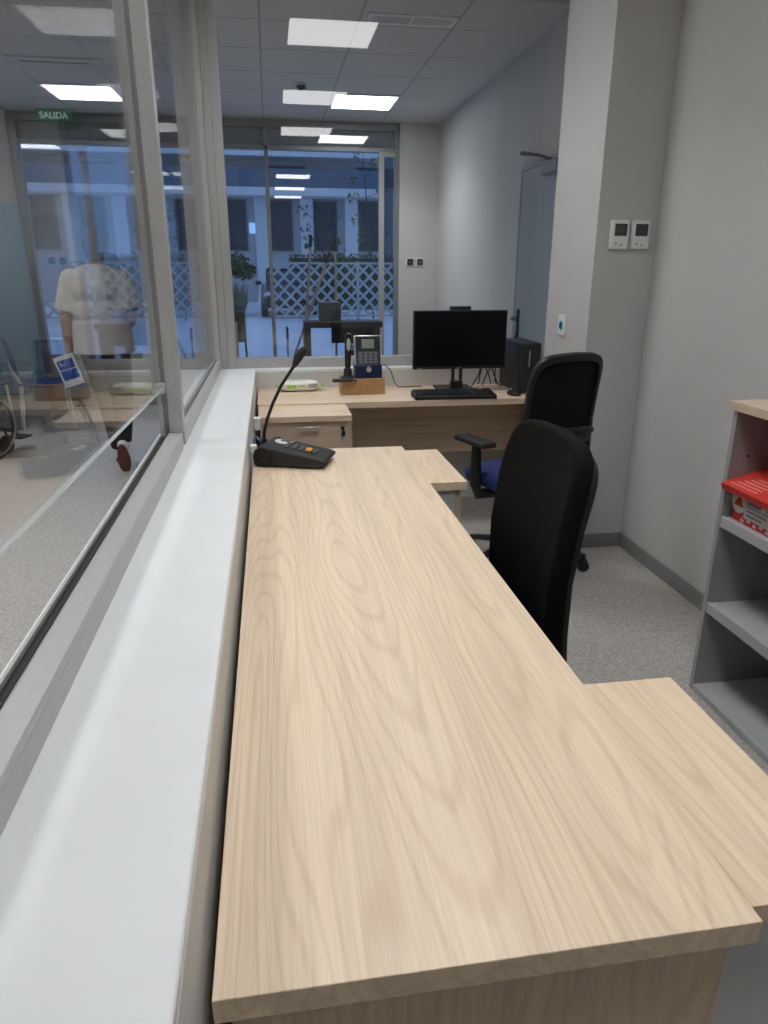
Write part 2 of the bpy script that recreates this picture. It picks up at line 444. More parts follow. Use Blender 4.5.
t = thing('air_unit', 'slim recessed ceiling air unit with a dark slot, left of the side glazing', 'air unit', (-1.44, 6.3, ZC))
m = MB(); m.box(-.33, .33, -.18, .18, -.014, 0); m.build('cover', M_hallwall, t, local=True, bevel=.004)
B(-.26, .22, -.10, -.075, -.016, -.0135).build('slot', M_blk2, t, local=True)
t = thing('smoke_detector', 'small round white smoke detector on the hall ceiling', 'smoke detector', (.34, 6.6, ZC))
MB().cyl((0, 0, 0), (0, 0, -.018), .055, .055, 28).build('base', M_wht, t, local=True, bevel=.003)
MB().cyl((0, 0, -.018), (0, 0, -.045), .042, .030, 28).build('sensor_head', M_char, t, local=True, bevel=.004)

# exit sign ------------------------------------------------------------------------
LET = {'S': ['111', '100', '111', '001', '111'], 'A': ['010', '101', '111', '101', '101'], 'L': ['100', '100', '100', '100', '111'],
       'I': ['1', '1', '1', '1', '1'], 'D': ['110', '101', '101', '101', '110']}
t = thing('exit_sign', 'green exit sign reading SALIDA hung under the hall ceiling', 'exit sign', (-1.93, 7.92, 2.745))
B(-.155, .155, -.012, .012, 0, .105).build('sign_board', M_signg, t, local=True, bevel=.002)
cur = bpy.data.curves.new('lettering', 'FONT'); cur.body = 'SALIDA'; cur.size = .078; cur.extrude = .0015; cur.align_x = 'CENTER'; cur.offset = .0012
to = bpy.data.objects.new('lettering', cur); COL.objects.link(to); to.parent = t; to.location = (0, -.0135, .026); to.rotation_euler = (R(90), 0, 0)
cur.materials.append(M_signw)
bpy.context.view_layer.update()
me_ = bpy.data.meshes.new_from_object(to.evaluated_get(bpy.context.evaluated_depsgraph_get()))
tm = bpy.data.objects.new('lettering', me_); COL.objects.link(tm); tm.parent = t; tm.location = to.location; tm.rotation_euler = to.rotation_euler
if not me_.materials: me_.materials.append(M_signw)
bpy.data.objects.remove(to); tm.name = 'lettering'
for x in (-.1, .1): MB().cyl((x, 0, .1055), (x, 0, ZC-2.7455), .004, n=8).build('hanger', M_alud, t, local=True)

# ------------------------------------------------------------------ long desk
t = thing('reception_desk', 'long light wood desk running along the white ledge', 'desk', (.21, 1.64, 0))
B(-.089, .507, .520, 2.775, .708, .74).build('desktop', M_wood, t, bevel=.0012)
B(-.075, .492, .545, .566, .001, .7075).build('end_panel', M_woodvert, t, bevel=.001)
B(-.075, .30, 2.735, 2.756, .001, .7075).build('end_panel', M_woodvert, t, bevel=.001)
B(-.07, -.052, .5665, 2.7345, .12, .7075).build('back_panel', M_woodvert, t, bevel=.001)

def pedestal(name, label, x0, x1, y0, y1, top):     # faces +x
    t = thing('drawer_cabinet', label, 'drawer cabinet', ((x0+x1)/2, (y0+y1)/2, 0))
    B(x0, x1-.02, y0, y1, .03, .7065).build('body', M_pedside, t, bevel=.001)
    B(*top).build('top_panel', M_wood2, t, bevel=.001)
    zs = (.05, .27, .49, .7)
    for a, b in zip(zs, zs[1:]):
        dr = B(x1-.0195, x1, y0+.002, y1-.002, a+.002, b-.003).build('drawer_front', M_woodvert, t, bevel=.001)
        hm = MB(); ym = (y0+y1)/2
        hm.tube([(x1, ym-.05, b-.05), (x1+.022, ym-.05, b-.05), (x1+.022, ym+.05, b-.05), (x1, ym+.05, b-.05)], .005, 8)
        hm.build('handle', M_silver, dr)
    for yy in (y0+.04, y1-.04):
        for xx in (x0+.05, x1-.07): MB().cyl((xx, yy, .001), (xx, yy, .0299), .02, n=12).build('foot', M_blk, t)
    return t
pedestal('a', 'grey sided drawer cabinet with a light wood top at the long desk\'s near end', .10, .655, .580, .985, (.508, .672, .541, 1.0, .708, .738))
pedestal('b', 'white sided drawer cabinet with a wood top at the long desk\'s far end', .31, .625, 2.265, 2.690, (.508, .638, 2.243, 2.708, .708, .738))

# far desk and its cabinet
t = thing('far_desk', 'light wood desk across the booth front carrying the monitor', 'desk', (.72, 4.07, 0))
B(-.09, 1.518, 3.80, 4.328, .708, .742).build('desktop', M_woodx, t, bevel=.0012)
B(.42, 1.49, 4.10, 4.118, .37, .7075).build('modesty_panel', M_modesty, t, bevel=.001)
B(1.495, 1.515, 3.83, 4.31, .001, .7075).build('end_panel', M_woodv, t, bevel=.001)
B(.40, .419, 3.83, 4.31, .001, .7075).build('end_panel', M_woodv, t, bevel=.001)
t = thing('drawer_cabinet', 'drawer cabinet with a silver handle and a lock under the far desk beside the ledge', 'drawer cabinet', (.147, 3.8, 0))
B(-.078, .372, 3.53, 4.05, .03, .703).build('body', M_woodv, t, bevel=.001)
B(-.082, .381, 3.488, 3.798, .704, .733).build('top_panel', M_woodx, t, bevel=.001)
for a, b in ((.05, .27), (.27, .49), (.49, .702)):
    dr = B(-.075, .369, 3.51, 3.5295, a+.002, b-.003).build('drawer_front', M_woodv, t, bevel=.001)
    hm = MB(); zz = b-.032
    hm.box(.105, .215, 3.482, 3.4875, zz-.009, zz+.009); hm.box(.107, .113, 3.487, 3.510, zz-.005, zz+.005); hm.box(.207, .213, 3.487, 3.510, zz-.005, zz+.005)
    hm.build('handle', M_silver, dr, bevel=.0015)
    if a > .4:
        MB().cyl((.335, 3.511, zz-.005), (.335, 3.500, zz-.005), .009, n=16).build('lock', M_blk, dr)
        k = MB(); k.box(.3335, .3365, 3.485, 3.505, zz-.010, zz+.001); k.prism([(.327, zz-.045), (.345, zz-.045), (.347, zz-.020), (.338, zz-.008), (.328, zz-.02)], 3.484, 3.490, 'y')
        k.build('key', M_blk, dr, bevel=.0008)

# ------------------------------------------------------------------ paging microphone
t = thing('paging_microphone', 'black gooseneck paging microphone with an orange button on the long desk', 'microphone', (.062, 2.575, .7405), R(-19))
# local: +x towards the low front, y across
prof = [(-.12, .004), (.115, .004), (.140, .020), (.140, .030), (.125, .036), (-.07, .072), (-.100, .075), (-.122, .062), (-.130, .038), (-.127, .014)]
m = MB(); m.prism(prof, -.085, .085, 'y'); base = m.build('base', M_blk2, t, local=True, bevel=.006, seg=3)
for s in (-1, 1):
    MB().cyl((-.090, s*.0845, .040), (-.090, s*.090, .040), .036, .034, 28).build('end_disc', M_blk, t, local=True, bevel=.002)
sl = math.atan2(.036, .195)
def top(x, y, dz=0): return Vector((x, y, .0355 + (.125-x)*.036/.195*1.0 + dz))
S = lambda x, y: Matrix.Translation(top(x, y)) @ Matrix.Rotation(sl, 4, 'Y')
m = MB()
for k in range(5): m.box(-.009, .009, -.05, .012, -.001, .005, S(-.02+k*.026, .02))
m.build('key_strip', M_char, t, local=True, bevel=.002)
m = MB(); m.box(-.030, .022, -.016, .016, -.001, .006, S(-.03, .045)); m.build('display', M_lcdk, t, local=True, bevel=.002)
m = MB(); m.box(-.012, .012, -.016, .016, -.001, .013, S(.062, -.012)); m.build('talk_button', M_orange, t, local=True, bevel=.005)
m = MB(); m.cyl((0, 0, -.001), (0, 0, .004), .026, .024, 24, S(-.055, .03)); m.build('speaker_disc', M_wht, t, local=True, bevel=.001)
Mi = wm(t).inverted()
K_ = lambda p: Mi @ Vector((p[0]*.967+.006, p[1]-.088, H-(H-p[2])*.967))
neck = [K_(p) for p in ((-.053, 2.72, .80), (-.050, 2.72, .83), (-.035, 2.73, .88), (-.012, 2.74, .935), (.022, 2.745, 1.0), (.058, 2.75, 1.05), (.078, 2.75, 1.078))]
MB().tube([neck[0]-Vector((0, 0, .02)), neck[0]], [.012, .010], 14).build('neck_socket', M_blk, t, local=True)
MB().tube(neck, .0062, 12).build('gooseneck', M_blk, t, local=True)
hp = [K_(p) for p in ((.074, 2.75, 1.070), (.082, 2.75, 1.086), (.092, 2.75, 1.105), (.108, 2.75, 1.128), (.117, 2.75, 1.141))]
MB().tube(hp, [.007, .0125, .016, .015, .008], 16).build('mic_head', M_blk2, t, local=True)

# cables beside the ledge
o = MB().tube([(-.088, 2.90, .52), (-.088, 2.86, .70), (-.089, 2.82, .775), (-.075, 2.79, .795), (-.066, 2.765, .785)], .0035, 8).build('network_cable', M_blucab)
tag(o, 'blue network cable rising from behind the long desk to the microphone', 'cable')
t = thing('power_plug', 'white plug block on the low wall beside the far drawer cabinet', 'plug', (-.092, 3.44, .70))
B(-.1025, -.072, 3.41, 3.46, .685, .745).build('plug_body', M_wht, t, bevel=.004)
MB().tube([(-.083, 3.435, .69), (-.083, 3.42, .60), (-.085, 3.40, .40)], .006, 8).build('lead', M_blk, t)
t = thing('cable_plug', 'small white plug on the low wall beside the microphone', 'plug', (-.09, 2.82, .745))
B(-.1025, -.076, 2.72, 2.755, .745, .775).build('plug_body', M_wht, t, bevel=.003)

# ------------------------------------------------------------------ wet wipes packet
t = thing('wipes_packet', 'white and green packet of wipes lying on the far desk by the wall', 'packet', (.15, 4.235, .7425), R(2))
def pack(u, v):
    a = v*2*PI; s = u*2-1
    k = max(.0, 1-abs(s)**6)**.5
    return Vector((s*.118, .058*math.copysign(abs(math.cos(a))**.6, math.cos(a))*(.35+.65*k), .032 + .031*math.copysign(abs(math.sin(a))**.7, math.sin(a))*(.15+.85*k)))
m = MB().grid(pack, 24, 28); bmesh.ops.remove_doubles(m.bm, verts=m.bm.verts, dist=.0002); m.build('wrapper', M_film, t, local=True, smooth=60)
for s in (-1, 1):
    m = MB()
    def crimp(u, v): return Vector((s*(.116+.022*v), (u*2-1)*.04*(1+.15*math.sin(v*9)), .032+.006*math.sin(u*26)*v))
    m.grid(crimp, 24, 4); c = m.build('crimped_end', M_green, t, local=True); sm = c.modifiers.new('s', 'SOLIDIFY'); sm.thickness = .002; sm.offset = 0
m = MB(); m.box(-.075, -.02, -.0585, -.050, .022, .042); m.box(-.01, .03, -.0585, -.050, .03, .038); m.build('green_print', M_green, t, local=True, bevel=.002)
m = MB()
for k in range(3): m.box(.05, .10, -.0585, -.05, .024+k*.009, .028+k*.009)
m.build('text_lines', M_inkg, t, local=True)

# ------------------------------------------------------------------ cardboard box, terminal, handset
o = B(.385, .635, 4.035, 4.195, .7425, .832).build('cardboard_box', M_card, bevel=.002)
tag(o, 'brown cardboard box used as a stand on the far desk', 'box')
zb = .8325
t = thing('clock_terminal', 'silver and navy keypad terminal with a small screen on the cardboard box', 'terminal', (.54, 4.10, zb))
TT = Matrix.Translation((.542, 4.10, zb)) @ Matrix.Rotation(R(-12), 4, 'X')
MB().prism([(-.055, 0), (.055, 0), (.055, .03), (.01, .095), (-.052, .075)], -.078, .078, 'x', Matrix.Translation((.542, 4.105, zb))).build('base', M_navy, t, bevel=.004)
MB().box(-.078, .078, -.052, -.028, .060, .232, TT).build('housing', M_silver, t, bevel=.004)
MB().box(-.071, .071, -.0545, -.0515, .066, .226, TT).build('face_plate', M_blk, t, bevel=.002)
MB().box(-.036, .036, -.0565, -.0540, .158, .208, TT).build('screen', M_lcd, t, bevel=.001)
MB().box(-.062, .062, -.0560, -.0540, .070, .142, TT).build('keypad', M_key, t, bevel=.001)
m = MB()
for i in range(4):
    for j in range(4):
        MB().box(-.052+j*.028, -.034+j*.028, -.0585, -.0560, .074+i*.017, .085+i*.017, TT).build('key', M_key2, t, bevel=.001)
m = MB().cyl((.542, 4.048, zb+.052), (.542, 4.036, zb+.050), .016, .014, 20); m.build('round_emblem', M_silver, t)
t = thing('cordless_handset', 'black upright handset in a round cradle on the left of the cardboard box', 'handset', (.425, 4.065, zb))
m = MB().cyl((.425, 4.08, zb), (.425, 4.08, zb+.012), .040, .036, 28); m.tube([(.425, 4.08, zb+.012), (.425, 4.08, zb+.055)], [.026, .022], 20); m.build('cradle', M_blk2, t, bevel=.002)
m = MB(); m.tube([(.425, 4.08, zb+.03), (.425, 4.078, zb+.09), (.427, 4.075, zb+.15), (.429, 4.07, zb+.215), (.43, 4.065, zb+.25)], [.015, .0165, .019, .021, .014], 16, flat=.7); m.build('handle', M_blk, t)
MB().ball((.429, 4.054, zb+.19), (.012, .006, .036)).build('grey_pad', M_greyl, t)
m = MB(); pts = []
for i in range(64):
    a = i/64*2*PI*2.0
    pts.append((.400+.068*math.cos(a)*(.96+.04*math.sin(a*3)), 4.012+.020*math.sin(a), zb-.006+.006*math.sin(a*.5)+i*.0001))
m.tube(pts, .0055, 8).build('looped_lead', M_blk, t)
o = MB().tube([(.61, 4.20, zb+.05), (.66, 4.22, zb+.055), (.70, 4.235, zb+.02), (.725, 4.245, .78), (.75, 4.25, .748), (.82, 4.26, .747), (.90, 4.27, .747)], .003, 8).build('terminal_cable', M_blk)
tag(o, 'thin black cable trailing from the keypad terminal across the far desk', 'cable')

# ------------------------------------------------------------------ monitor, keyboard, mouse, tower
t = thing('monitor', 'black widescreen monitor switched off on the far desk', 'monitor', (1.075, 4.16, .7425))
ms = B(.802, 1.352, 4.055, 4.085, .876, 1.205).build('housing', M_blk2, t, bevel=.004)
B(.808, 1.346, 4.0535, 4.056, .893, 1.199).build('screen', M_screen, t, bevel=.001)
B(1.06, 1.085, 4.0528, 4.0548, .880, .885).build('maker_mark', M_inkg, t)
B(.825, .855, 4.0528, 4.0548, .880, .884).build('sticker', M_inkg, t)
m = MB(); m.box(1.015, 1.135, 4.06, 4.095, 1.205, 1.227); m.cyl((1.075, 4.061, 1.216), (1.075, 4.055, 1.216), .007, n=16); m.build('webcam_bar', M_blk, t, bevel=.003)
m = MB(); m.box(1.045, 1.060, 4.095, 4.125, .76, .95); m.box(1.092, 1.107, 4.095, 4.125, .76, .95); m.box(1.03, 1.12, 4.085, 4.10, .92, 1.06); m.box(1.04, 1.11, 4.09, 4.13, .755, .80)
m.build('stand_neck', M_blk, t, bevel=.003)
B(.965, 1.185, 4.06, 4.26, .7427, .756).build('stand_foot', M_blk, t, bevel=.005)
t = thing('keyboard', 'black full size keyboard in front of the monitor', 'keyboard', (1.0, 3.872, .7425), R(-1.5))
MB().prism([(-.075, 0), (.075, 0), (.075, .034), (-.075, .022)], -.232, .232, 'x').build('case', M_blk2, t, local=True, bevel=.005)
for cols in (range(0, 15), range(16, 18), range(19, 21)):
  m = MB()
  for r in range(6):
    for c in cols:
        x = -.224+c*.0214; y = -.058+r*.0215; z = .022+(y+.075)*.012/.15
        m.box(x, x+.018, y, y+.0175, z, z+.007)
  m.build('key_block', M_blk, t, local=True, bevel=.001, smooth=0)
t = thing('mouse', 'small black computer mouse right of the keyboard', 'mouse', (1.36, 3.89, .7425), R(20))
MB().ball((0, 0, .012), (.031, .052, .020)).build('shell', M_blk, t, local=True)
MB().cyl((-.004, .028, .029), (.004, .028, .029), .008, n=12).build('scroll_wheel', M_greyp, t, local=True)
t = thing('computer_tower', 'black computer tower standing at the right end of the far desk', 'computer', (1.448, 4.07, .7425), 0)
B(1.398, 1.520, 3.935, 4.29, .750, 1.030).build('case', M_blk, t, bevel=.004)
B(1.400, 1.518, 3.915, 3.9345, .752, 1.028).build('front_panel', M_blk2, t, bevel=.008)
m = MB(); m.box(1.446, 1.453, 3.912, 3.916, .90, .99); m.build('light_strip', M_greyp, t, bevel=.001)
m = MB()
for x in (1.415, 1.50):
    for y in (3.96, 4.26): MB().cyl((x, y, .7427), (x, y, .7497), .012, n=12).build('foot', M_rubber, t)
for i, (xa, xb, ym, zt, lab) in enumerate(((1.20, 1.31, 4.20, .885, 'left'), (1.235, 1.385, 4.24, .87, 'middle'), (1.27, 1.36, 4.18, .90, 'right'))):
    pts = []
    for k in range(15):
        u = k/14
        pts.append((xa+(xb-xa)*u+.02*math.sin(u*9+i*2), ym+.02*math.cos(u*7+i), .748 + (zt-.748)*math.sin(u*PI)**1.3 + .012*abs(math.sin(u*11+i))))
    o = MB().tube(pts, .0038, 8).build('computer_cable', M_blk)
    tag(o, ['black cable loop nearest the monitor stand behind the far desk', 'middle black cable arching between the monitor and the computer tower', 'tall black cable loop beside the computer tower'][i], 'cable', None)

# ------------------------------------------------------------------ office chairs
def office_chair(label, loc, rz, meshback):
    t = thing('office_chair', label, 'chair', loc, rz)
    # backrest: rounded rectangle bent to the spine
    def bk(u, v, off=0.0, k=1.0, zs=1.0):
        a = v*2*PI; e = .30
        cx = math.copysign(abs(math.cos(a))**e, math.cos(a))*u; cz = math.copysign(abs(math.sin(a))**e, math.sin(a))*u
        n_ = (cz+1)/2
        x = cx*(.196 if meshback else .234)*k; z = (.785 if meshback else .757) + cz*(.302 if meshback else .303)*zs - .018*cx*cx*max(0, cz)
        y = -.238 - .036*n_ + .030*math.sin(n_*PI) + .030*cx*cx + off
        return Vector((x, y, z))
    if meshback:
        m = MB().grid(lambda u, v: bk(u, v), 12, 64); bmesh.ops.remove_doubles(m.bm, verts=m.bm.verts, dist=.0003)
        b = m.build('backrest', M_mesh, t, local=True, smooth=80)
        s = b.modifiers.new('s', 'SOLIDIFY'); s.thickness = .008; s.offset = 0
        m = MB().grid(lambda u, v: bk(.90+.11*u, v, -.004), 4, 64)
        fo = m.build('back_frame', M_blk, t, local=True, smooth=80)
        s = fo.modifiers.new('s', 'SOLIDIFY'); s.thickness = .030; s.offset = 0
        s = fo.modifiers.new('b', 'BEVEL'); s.width = .010; s.segments = 3; s.limit_method = 'ANGLE'; s.angle_limit = R(50)
        l = MB().grid(lambda u, v: bk(u, v, -.024, .86, .16)-Vector((0, 0, .06)), 6, 40)
        l = l.build('lumbar_pad', M_blk, t, local=True, smooth=80); s = l.modifiers.new('s', 'SOLIDIFY'); s.thickness = .018
    else:
        m = MB().grid(lambda u, v: bk(u, v), 14, 72); bmesh.ops.remove_doubles(m.bm, verts=m.bm.verts, dist=.0003)
        b = m.build('backrest', M_fabric, t, local=True, smooth=80)
        s = b.modifiers.new('s', 'SOLIDIFY'); s.thickness = .046; s.offset = 0
        bv = b.modifiers.new('b', 'BEVEL'); bv.width = .019; bv.segments = 4; bv.limit_method = 'ANGLE'; bv.angle_limit = R(50)
        m = MB().grid(lambda u, v: bk(u, v, -.029, .93, .93)-Vector((0, 0, .012)), 12, 72); bmesh.ops.remove_doubles(m.bm, verts=m.bm.verts, dist=.0003)
        sh = m.build('back_shell', M_blk, t, local=True, smooth=80)
        s = sh.modifiers.new('s', 'SOLIDIFY'); s.thickness = .024; s.offset = 0
        bv = sh.modifiers.new('b', 'BEVEL'); bv.width = .009; bv.segments = 3; bv.limit_method = 'ANGLE'; bv.angle_limit = R(50)
    m = MB()
    def seat(u, v):
        a = v*2*PI; rr = u
        x = .245*math.copysign(abs(math.cos(a))**.55, math.cos(a))*rr; y = .01+.235*math.copysign(abs(math.sin(a))**.55, math.sin(a))*rr
        return Vector((x, y, .475 + .025*(1-rr**4) - .02*max(0, y/.24)**2))
    m.grid(seat, 8, 40); bmesh.ops.remove_doubles(m.bm, verts=m.bm.verts, dist=.0004)
    s_ = m.build('seat', M_blue, t, local=True, smooth=80)
    sd = s_.modifiers.new('s', 'SOLIDIFY'); sd.thickness = .07; sd.offset = -1
    sd.offset = 0
    bv = s_.modifiers.new('b', 'BEVEL'); bv.width = .02; bv.segments = 3; bv.limit_method = 'ANGLE'; bv.angle_limit = R(50)
    m = MB(); m.box(-.09, .09, -.12, .12, .37, .435); m.build('mechanism', M_blk, t, local=True, bevel=.01)
    m = MB(); m.tube([(0, -.08, .40), (0, -.22, .41), (0, -.275, .46), (0, -.262, .60)], [.028, .028, .026, .022], 12, flat=.6); m.build('back_support', M_blk, t, local=True)
    for s in (-1, 1):
        pad = MB().box(s*.278-.040, s*.278+.040, -.085, .155, .658, .686).build('armrest', M_blk2, t, local=True, bevel=.012, seg=3)
        m = MB(); m.tube([(s*.15, .0, .415), (s*.265, .01, .42), (s*.278, .015, .47), (s*.278, .02, .66)], [.024, .026, .027, .022], 12); m.build('arm_post', M_blk, pad, local=True)
    MB().cyl((0, 0, .11), (0, 0, .38), .027, .022, 20).build('gas_column', M_blk, t, local=True)
    for k in range(5):
        a = 2*PI*k/5 + .62
        c, s = math.cos(a), math.sin(a)
        lg = MB().tube([(0, 0, .125), (c*.15, s*.15, .112), (c*.31, s*.31, .078)], [.034, .026, .018], 12, flat=.7).build('base_leg', M_blk, t, local=True)
        m = MB()
        n = Vector((-s, c, 0))
        p = Vector((c*.315, s*.315, .029))
        for q in (-1, 1): m.cyl(p+n*q*.008, p+n*q*.026, .0285, n=18)
        m.tube([p+Vector((0, 0, .055)), p+Vector((0, 0, .01))], [.012, .010], 10); m.cyl(p-n*.026, p+n*.026, .008, n=10)
        m.build('caster', M_blk, lg, local=True)
    return t
office_chair('black padded office chair tucked up to the long light wood desk', (.414, 1.598, 0), R(90), False)
office_chair('black mesh back office chair with a blue seat, in front of the far desk', (1.185, 3.16, 0), R(19), True)

# ------------------------------------------------------------------ shelf unit at right
X0, X1, Y0, Y1 = 1.43, XW-.004, .95, 2.012
t = thing('shelf_unit', 'low grey open shelf unit with a light wood top against the right wall', 'shelf', (1.62, 1.5, 0))
B(X0-.012, X1, Y0-.02, Y1+.016, 1.008, 1.035).build('top_panel', M_woodv, t, bevel=.001)
B(X0, X1, Y1-.019, Y1, 0.001, 1.0075).build('side_panel', M_greyp, t, bevel=.001)
B(X0, X1, Y0, Y0+.019, 0.001, 1.0075).build('side_panel', M_greyp, t, bevel=.001)
B(X1-.008, X1, Y0+.0195, Y1-.0195, .05, .99).build('back_panel', M_greyp, t)
for z0, z1 in ((.634, .655), (.322, .344), (.002, .024)):
    s = MB(); s.box(X0+(.012 if z0 > .1 else 0), X1-.009, Y0+.0195, Y1-.0195, z0, z1)
    sh = s.build('shelf_board', M_greyl, t, bevel=.001)
    if z0 > .1:
        B(X0+.002, X0+.0118, Y0+.0195, Y1-.0195, z0-.012, z1+.004).build('front_lip', M_greyl, sh, bevel=.002)
for z in (.86, .60, .27): MB().cyl((X0+.06, Y1-.0192, z), (X0+.06, Y1-.0215, z), .004, n=10).build('peg_hole', M_blk, t)
# red carton
zc = .6555
t = thing('red_carton', 'opened red carton with a label on the middle shelf of the shelf unit', 'carton', (1.58, 1.86, zc))
x0, x1, y0, y1, zt = 1.462, 1.72, 1.66, 1.982, .775
m = MB(); w_ = .004
m.box(x0, x0+w_, y0, y1, zc, zt); m.box(x1-w_, x1, y0, y1, zc, zt); m.box(x0+w_, x1-w_, y0, y0+w_, zc, zt); m.box(x0+w_, x1-w_, y1-w_, y1, zc, zt); m.box(x0+w_, x1-w_, y0+w_, y1-w_, zc, zc+w_)
m.build('carton_body', M_red, t)
F = Matrix.Translation((x0+.001, (y0+y1)/2, zt+.014)) @ Matrix.Rotation(R(-16), 4, 'Y')
m = MB(); m.box(-.055, .135, -.165, .168, 0, .003, F); m.box(-.055, -.052, -.165, .168, -.02, 0.0, F); fl = m.build('lid_flap', M_red, t)
m = MB()
for k in range(5):
    m.box(-.035+k*.016, -.031+k*.016, .02, .15-.012*k, .0028, .0036, F)
m.build('text_lines', M_printr, fl)
m = MB(); m.box(-.03, .02, -.09, -.06, .0028, .0036, F); m.box(-.03, -.022, -.12, -.095, .0028, .0036, F); m.box(-.005, .003, -.12, -.095, .0028, .0036, F); m.box(.013, .02, -.12, -.095, .0028, .0036, F); m.build('large_lettering', M_print, fl)
MB().box(x0-.0012, x0-.0002, 1.79, 1.925, zc+.020, zc+.108).build('paper_label', M_print, t)
m = MB()
for k, (za, zb_, ya, yb) in enumerate(((.085, .103, 1.83, 1.915), (.066, .080, 1.85, 1.915), (.058, .062, 1.795, 1.92), (.044, .050, 1.82, 1.915), (.030, .036, 1.84, 1.915))):
    m.box(x0-.0018, x0-.001, ya, yb, zc+za, zc+zb_)
for k in range(7): m.box(x0-.0018, x0-.001, 1.793+k*.005, 1.795+k*.005, zc+.066, zc+.100)
m.build('label_print', M_inkg, t)
m = MB().cyl((x0-.0002, 1.955, zc+.065), (x0-.0012, 1.955, zc+.065), .038, n=32); m.build('round_mark', M_print, t)
MB().prism([(1.955-.024, zc+.05), (1.955+.024, zc+.05), (1.955, zc+.09)], x0-.0018, x0-.001, 'x').build('triangle_mark', M_red, t)
m = MB()
random.seed(3)
for k in range(9):
    y = 1.68+k*.030; z = zc+.004+.006*(k % 2)
    m.prism([(y, z), (y+.018, z+.002), (y+.012, z+.012), (y+.002, z+.009)], x0-.0012, x0-.0002, 'x')
m.build('white_marks', M_print, t)

# ------------------------------------------------------------------ thermostats, wall switch, hall sockets
for i, (xa, xb) in enumerate(((1.593, 1.682), (1.697, 1.786))):
    t = thing('thermostat', ['left white wall thermostat on the pillar, its display faintly patterned', 'right white wall thermostat on the pillar, next to the corner'][i], 'thermostat', ((xa+xb)/2, 3.36, 1.516))
    B(xa, xb, 3.336, 3.3605, 1.516, 1.645).build('housing', M_wht, t, bevel=.007, seg=3)
    B(xa+.016, xb-.012, 3.3345, 3.3365, 1.575, 1.628).build('display', M_lcdk, t, bevel=.001)
    m = MB(); m.cyl((xa+.026, 3.337, 1.541), (xa+.026, 3.3335, 1.541), .006, n=14); m.cyl((xa+.052, 3.337, 1.536), (xa+.052, 3.3335, 1.536), .006, n=14); m.build('buttons', M_greyl, t, bevel=.001)
    if i == 0:
        m = MB()
        for a in range(4):
            for b in range(3): m.box(xa+.026+a*.010, xa+.030+a*.010, 3.3337, 3.3347, 1.592+b*.011, 1.597+b*.011)
        m.build('display_dots', pm('lcd_olive', (.12, .12, .05), .4), t)
t = thing('wall_switch', 'white wall plate with a blue disc on the side of the pillar', 'wall switch', (1.53, 3.665, 1.09))
B(1.519, 1.5297, 3.62, 3.71, 1.095, 1.200).build('plate', M_wht, t, bevel=.003)
MB().cyl((1.519, 3.665, 1.147), (1.514, 3.665, 1.147), .024, .022, 24).build('blue_disc', M_cyan, t)
MB().ball((1.5135, 3.665, 1.147), (.003, .011, .016)).build('black_core', M_blk, t)
for i, x in enumerate((1.545, 1.655)):
    t = thing('wall_socket', ['left dark wall socket on the hall end wall', 'right dark wall socket on the hall end wall'][i], 'wall socket', (x, YF-.02, 1.46))
    B(x-.045, x+.045, YF-.03, YF-.0205, 1.46, 1.55).build('plate', M_wht, t, bevel=.002)
    B(x-.034, x+.034, YF-.034, YF-.0295, 1.470, 1.540).build('insert', M_char, t, bevel=.004)
    m = MB()
    for q in (-.010, .010): m.cyl((x+q, YF-.0345, 1.505), (x+q, YF-.0335, 1.505), .004, n=10)
    m.build('pin_holes', M_greyl, t)

# ------------------------------------------------------------------ hall furniture
# black display table with grey box, poles
TY = 7.45
t = thing('hall_table', 'black table with a thick top standing in the hall before the street window', 'table', (.72, TY, 0))
B(.33, 1.12, TY-.17, TY+.17, .872, .93).build('tabletop', M_blk, t, bevel=.004)
for x in (.36, 1.06):
    for s in (-1, 1): B(x-.03, x+.035, TY+s*.12-.025, TY+s*.12+.025, .001, .8715).build('leg', M_blk, t, bevel=.003)
B(.62, 1.055, TY+.08, TY+.10, .70, .8715).build('apron', M_blk, t)
t = thing('grey_box', 'dark grey box with a band standing on the black hall table', 'box', (.60, TY, .9305))
B(.49, .705, TY-.10, TY+.08, .9307, 1.115).build('box_body', pm('slate_box', (.07, .075, .08), .6), t, bevel=.004)
m = B(.488, .707, TY-.102, TY+.082, 1.02, 1.045); m.build('band', pm('band_blue_grey', (.05, .07, .12), .5), t, bevel=.002)
M_pole = pm('weathered_wood_pole', (.20, .17, .14), .7, var=.15, scale=40)
def pole(p0, p1, label, tip=.12, r=.013):
    t = thing('walking_pole', label, 'pole', p0)
    a, b = Vector(p0), Vector(p1); d = (b-a).normalized(); L_ = (b-a).length
    MB().cyl(a+d*.05, a+d*(L_-tip), r, n=12).build('shaft', M_pole, t)
    MB().cyl(a+d*(L_-tip), b, r*1.5, r*1.3, n=12).build('grip', M_blk, t, bevel=.004)
    MB().cyl(a, a+d*.05, r*1.4, r*1.2, n=12).build('rubber_foot', M_blk, t)
    return t
def ground_to(px_top, px_dir): pass
pole((.30, 7.85, .002), (.465, 8.02, 1.77), 'tall pole with a black grip leaning left against the street window')
pole((.02, 7.68, .002), (.655, 7.93, 1.60), 'steeply slanted pole crossing behind the left pole at the street window')
pole((.69, 7.82, .002), (.72, 8.02, 1.73), 'upright pole with a black grip behind the grey box at the street window')
pole((.165, 7.72, .002), (.175, 7.92, .84), 'short stick with a black grip left of the black hall table', .13, .010)
